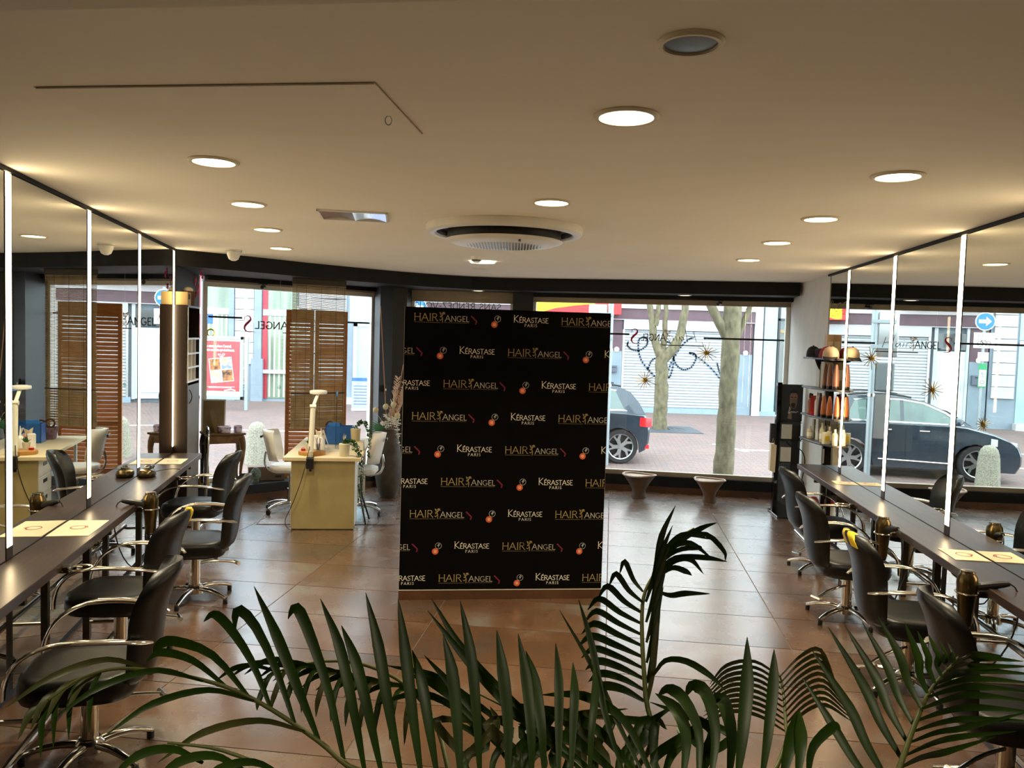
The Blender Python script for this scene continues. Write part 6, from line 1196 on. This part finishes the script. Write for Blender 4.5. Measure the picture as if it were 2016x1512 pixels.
for k, (x, y) in enumerate(((200, 1322), (160, 1335), (130, 1352), (105, 1372))): lf(F1, [(x, y, 1.7), (x - 40, y + 25, 1.67), (x - 70, y + 85, 1.64)], .014, 'palm_dry'); lf(F1, [(x, y, 1.7), (x - 20, y + 40, 1.66), (x - 25, y + 120, 1.63)], .012)
# frond 2: the tall one bending to the right in the middle
F2 = frond([(1276, 1480, 1.9), (1271, 1372, 1.95), (1264, 1254, 2.05), (1267, 1176, 2.12), (1288, 1130, 2.16), (1305, 1098, 2.2), (1332, 1061, 2.24), (1366, 1040, 2.28)])
for k in range(11):
    y = 1380 - 21.5 * k; x = 1266 if k > 2 else 1268; L_ = 118 - 5.5 * abs(k - 4) - (k > 7) * 14 * (k - 7); d = 1.96 + .016 * k
    lf(F2, [(x, y, d), (x - L_ * .45, y - 24, d + .03), (x - L_ * .85, y - 30 - 3 * k, d + .05), (x - L_ * 1.08, y - 14 - 2 * k, d + .06)], .020 - .0006 * k)
for k in range(6):
    y = 1385 - 40 * k; d = 1.96 + .02 * k; lf(F2, [(1274 - k * .5, y, d), (1284 + 1.2 * k, y - 60, d + .02), (1290 + 2.5 * k, y - 130, d + .05), (1300 + 6 * k, y - 190, d + .08)], .015, 'palm_leaf' if k % 3 else 'palm_dry')
for p in ([(1300, 1105, 2.2), (1345, 1062, 2.22), (1380, 1040, 2.25), (1411, 1029, 2.28)], [(1303, 1100, 2.2), (1340, 1060, 2.2), (1390, 1052, 2.2), (1425, 1085, 2.2), (1428, 1104, 2.2)], [(1292, 1125, 2.16), (1330, 1098, 2.16), (1390, 1098, 2.16), (1432, 1106, 2.15)], [(1290, 1130, 2.16), (1320, 1080, 2.16), (1360, 1070, 2.14), (1405, 1103, 2.13)], [(1296, 1165, 2.1), (1320, 1172, 2.1), (1350, 1168, 2.08), (1398, 1169, 2.06)], [(1288, 1135, 2.14), (1330, 1104, 2.12), (1360, 1102, 2.1), (1385, 1130, 2.08)], [(1300, 1100, 2.2), (1320, 1070, 2.22), (1350, 1052, 2.25), (1400, 1062, 2.26)], [(1288, 1120, 2.18), (1330, 1085, 2.14), (1375, 1078, 2.14), (1380, 1086, 2.13)], [(1290, 1140, 2.14), (1322, 1118, 2.1), (1350, 1125, 2.08), (1362, 1133, 2.07)]): lf(F2, p, .014)
lf(F2, [(1286, 1330, 1.95), (1310, 1300, 1.93), (1352, 1302, 1.9), (1398, 1330, 1.86), (1428, 1360, 1.84)], .016)
# frond 3: the fan at the right
F3 = frond([(1740, 1580, 1.6), (1770, 1512, 1.62), (1800, 1429, 1.68), (1825, 1371, 1.74), (1852, 1334, 1.79), (1874, 1310, 1.83), (1886, 1294, 1.86)])
for a, c, t_ in (((1735, 1570), (1640, 1430), (1580, 1334)), ((1752, 1545), (1670, 1390), (1598, 1279)), ((1776, 1496), (1700, 1350), (1630, 1234)), ((1785, 1460), (1722, 1330), (1662, 1230)), ((1799, 1429), (1745, 1310), (1697, 1224)), ((1814, 1395), (1770, 1290), (1728, 1213)), ((1825, 1365), (1805, 1290), (1781, 1226)), ((1840, 1345), (1825, 1290), (1806, 1242)), ((1853, 1333), (1845, 1290), (1827, 1248)), ((1864, 1320), (1860, 1290), (1848, 1258)), ((1874, 1310), (1875, 1290), (1866, 1265))):
    lf(F3, [(a[0], a[1], 1.7), ((a[0] + c[0]) / 2 - 6, (a[1] + c[1]) / 2 - 2, 1.74), (c[0], c[1], 1.78), (t_[0], t_[1], 1.84)], .021)
for a, c, t_ in (((1874, 1310), (1920, 1288), (1974, 1291)), ((1866, 1322), (1930, 1295), (2014, 1302)), ((1856, 1334), (1930, 1312), (2030, 1312)), ((1846, 1345), (1930, 1320), (2040, 1328)), ((1838, 1356), (1930, 1336), (2040, 1345)), ((1826, 1372), (1930, 1352), (2050, 1366)), ((1815, 1395), (1920, 1368), (2050, 1384)), ((1806, 1418), (1920, 1392), (2050, 1404)), ((1798, 1440), (1910, 1415), (2040, 1420)), ((1790, 1462), (1900, 1432), (2030, 1400)), ((1780, 1488), (1890, 1450), (2000, 1440)), ((1770, 1512), (1860, 1480), (1960, 1450))):
    lf(F3, [(a[0], a[1], 1.7), ((a[0] + c[0]) / 2, (a[1] + c[1]) / 2 - 6, 1.66), (c[0], c[1], 1.62), (t_[0], t_[1], 1.58)], .013)
# frond 4: paler feather behind, right of the middle
F4 = frond([(1480, 1560, 2.0), (1545, 1470, 2.1), (1547, 1427, 2.2), (1543, 1370, 2.3), (1535, 1330, 2.35), (1520, 1312, 2.38)])
for k in range(10):
    x, y = 1546 - 1.2 * k, 1440 - 12 * k; lf(F4, [(x, y, 2.2 + .016 * k), (x - 50, y - 30, 2.22), (x - 105, y - 40 + 2 * k, 2.2), (x - 165 + 3 * k, y - 12 + 3 * k, 2.18)], .010, 'palm_dry'); lf(F4, [(x, y, 2.2 + .016 * k), (x + 40, y - 40, 2.22), (x + 80, y - 52, 2.2), (x + 130 - 2 * k, y - 20 + 4 * k, 2.18)], .010, 'palm_dry')
# upright blades and low broad leaves between the fronds
F5 = frond([(1460, 1600, 1.65), (1480, 1540, 1.68)])
for p, wd in (([(1452, 1530, 1.66), (1462, 1440, 1.7), (1470, 1340, 1.76), (1471, 1254, 1.82)], .030), ([(1500, 1530, 1.66), (1512, 1440, 1.7), (1522, 1340, 1.76), (1524, 1278, 1.8)], .026), ([(1540, 1530, 1.66), (1556, 1460, 1.7), (1570, 1402, 1.76)], .030), ([(1570, 1530, 1.66), (1576, 1460, 1.7), (1574, 1398, 1.76)], .028),
    ([(1400, 1530, 1.7), (1408, 1440, 1.76), (1390, 1365, 1.82), (1362, 1350, 1.85), (1350, 1372, 1.86)], .032), ([(1435, 1530, 1.7), (1440, 1450, 1.75), (1425, 1385, 1.8), (1410, 1378, 1.82), (1405, 1412, 1.83)], .034), ([(1375, 1530, 1.7), (1375, 1440, 1.76), (1345, 1375, 1.82), (1315, 1356, 1.86), (1295, 1370, 1.88)], .028), ([(1345, 1530, 1.7), (1350, 1450, 1.76), (1330, 1395, 1.82), (1290, 1365, 1.88)], .026), ([(1590, 1530, 1.7), (1600, 1470, 1.72), (1640, 1430, 1.74), (1655, 1440, 1.74)], .022)): lf(F5, p, wd)
F6 = frond([(1180, 1580, 1.75), (1120, 1490, 1.85), (1070, 1440, 1.92), (1000, 1395, 2.0), (930, 1360, 2.06)])
for p, wd in (([(1180, 1530, 1.76), (1050, 1420, 1.85), (920, 1290, 1.95), (849, 1178, 2.02)], .022), ([(1150, 1520, 1.78), (1010, 1400, 1.86), (920, 1300, 1.92), (842, 1202, 1.98)], .018), ([(1230, 1530, 1.74), (1190, 1400, 1.8), (1165, 1270, 1.88), (1139, 1180, 1.94)], .016), ([(1270, 1530, 1.74), (1220, 1430, 1.8), (1170, 1320, 1.86), (1102, 1202, 1.93)], .012), ([(1250, 1520, 1.76), (1180, 1440, 1.8), (1110, 1405, 1.84), (1045, 1395, 1.88)], .024), ([(1230, 1540, 1.76), (1150, 1470, 1.8), (1080, 1440, 1.84), (1020, 1425, 1.88)], .026), ([(1290, 1540, 1.74), (1230, 1420, 1.8), (1150, 1370, 1.84), (1065, 1368, 1.88)], .02),
    ([(1000, 1500, 1.85), (950, 1420, 1.92), (890, 1350, 1.98), (835, 1290, 2.04)], .02), ([(990, 1480, 1.88), (920, 1400, 1.95), (860, 1350, 2.0), (800, 1325, 2.05)], .02), ([(1010, 1440, 1.9), (930, 1380, 1.97), (850, 1330, 2.03), (760, 1310, 2.08)], .02), ([(960, 1460, 1.9), (890, 1390, 1.97), (820, 1365, 2.02), (740, 1388, 2.05)], .018)): lf(F6, p, wd)
F7 = frond([(900, 1580, 1.9), (860, 1430, 2.05), (800, 1350, 2.15), (720, 1310, 2.2), (640, 1302, 2.22), (560, 1318, 2.2), (515, 1340, 2.18)])
for k in range(11):
    x = 830 - 28 * k; y = 1362 - 6.2 * k if k < 8 else 1312 + 6 * (k - 8); lf(F7, [(x, y, 2.15), (x - 20, y + 8, 2.13), (x - 30 - k, y + 55, 2.1), (x - 34 - k, y + 105 - 3 * k, 2.08)], .014, 'palm_dry' if k % 3 == 0 else 'palm_leaf'); lf(F7, [(x, y, 2.15), (x - 50, y - 14, 2.18), (x - 90, y - 8, 2.2), (x - 125, y + 16, 2.2)], .014)
F8 = frond([(640, 1600, 1.5), (560, 1530, 1.52), (440, 1478, 1.55), (330, 1462, 1.55)])
for k in range(3): x, y = 560 - 80 * k, 1528 - 13 * k; lf(F8, [(x, y, 1.53), (x - 60, y - 28, 1.52), (x - 130, y - 14, 1.5), (x - 190, y + 40, 1.48)], .016)
for k in range(26):     # short shoots filling the base of the plant
    x = random.uniform(880, 1420); lf(F6, [(x, 1540, 1.8), (x + random.uniform(-25, 25), 1490, 1.84), (x + random.uniform(-60, 60), 1440 + random.uniform(-30, 20), 1.88), (x + random.uniform(-110, 110), 1400 + random.uniform(-20, 40), 1.92)], random.uniform(.014, .028), 'palm_dry' if k % 5 == 0 else 'palm_leaf')
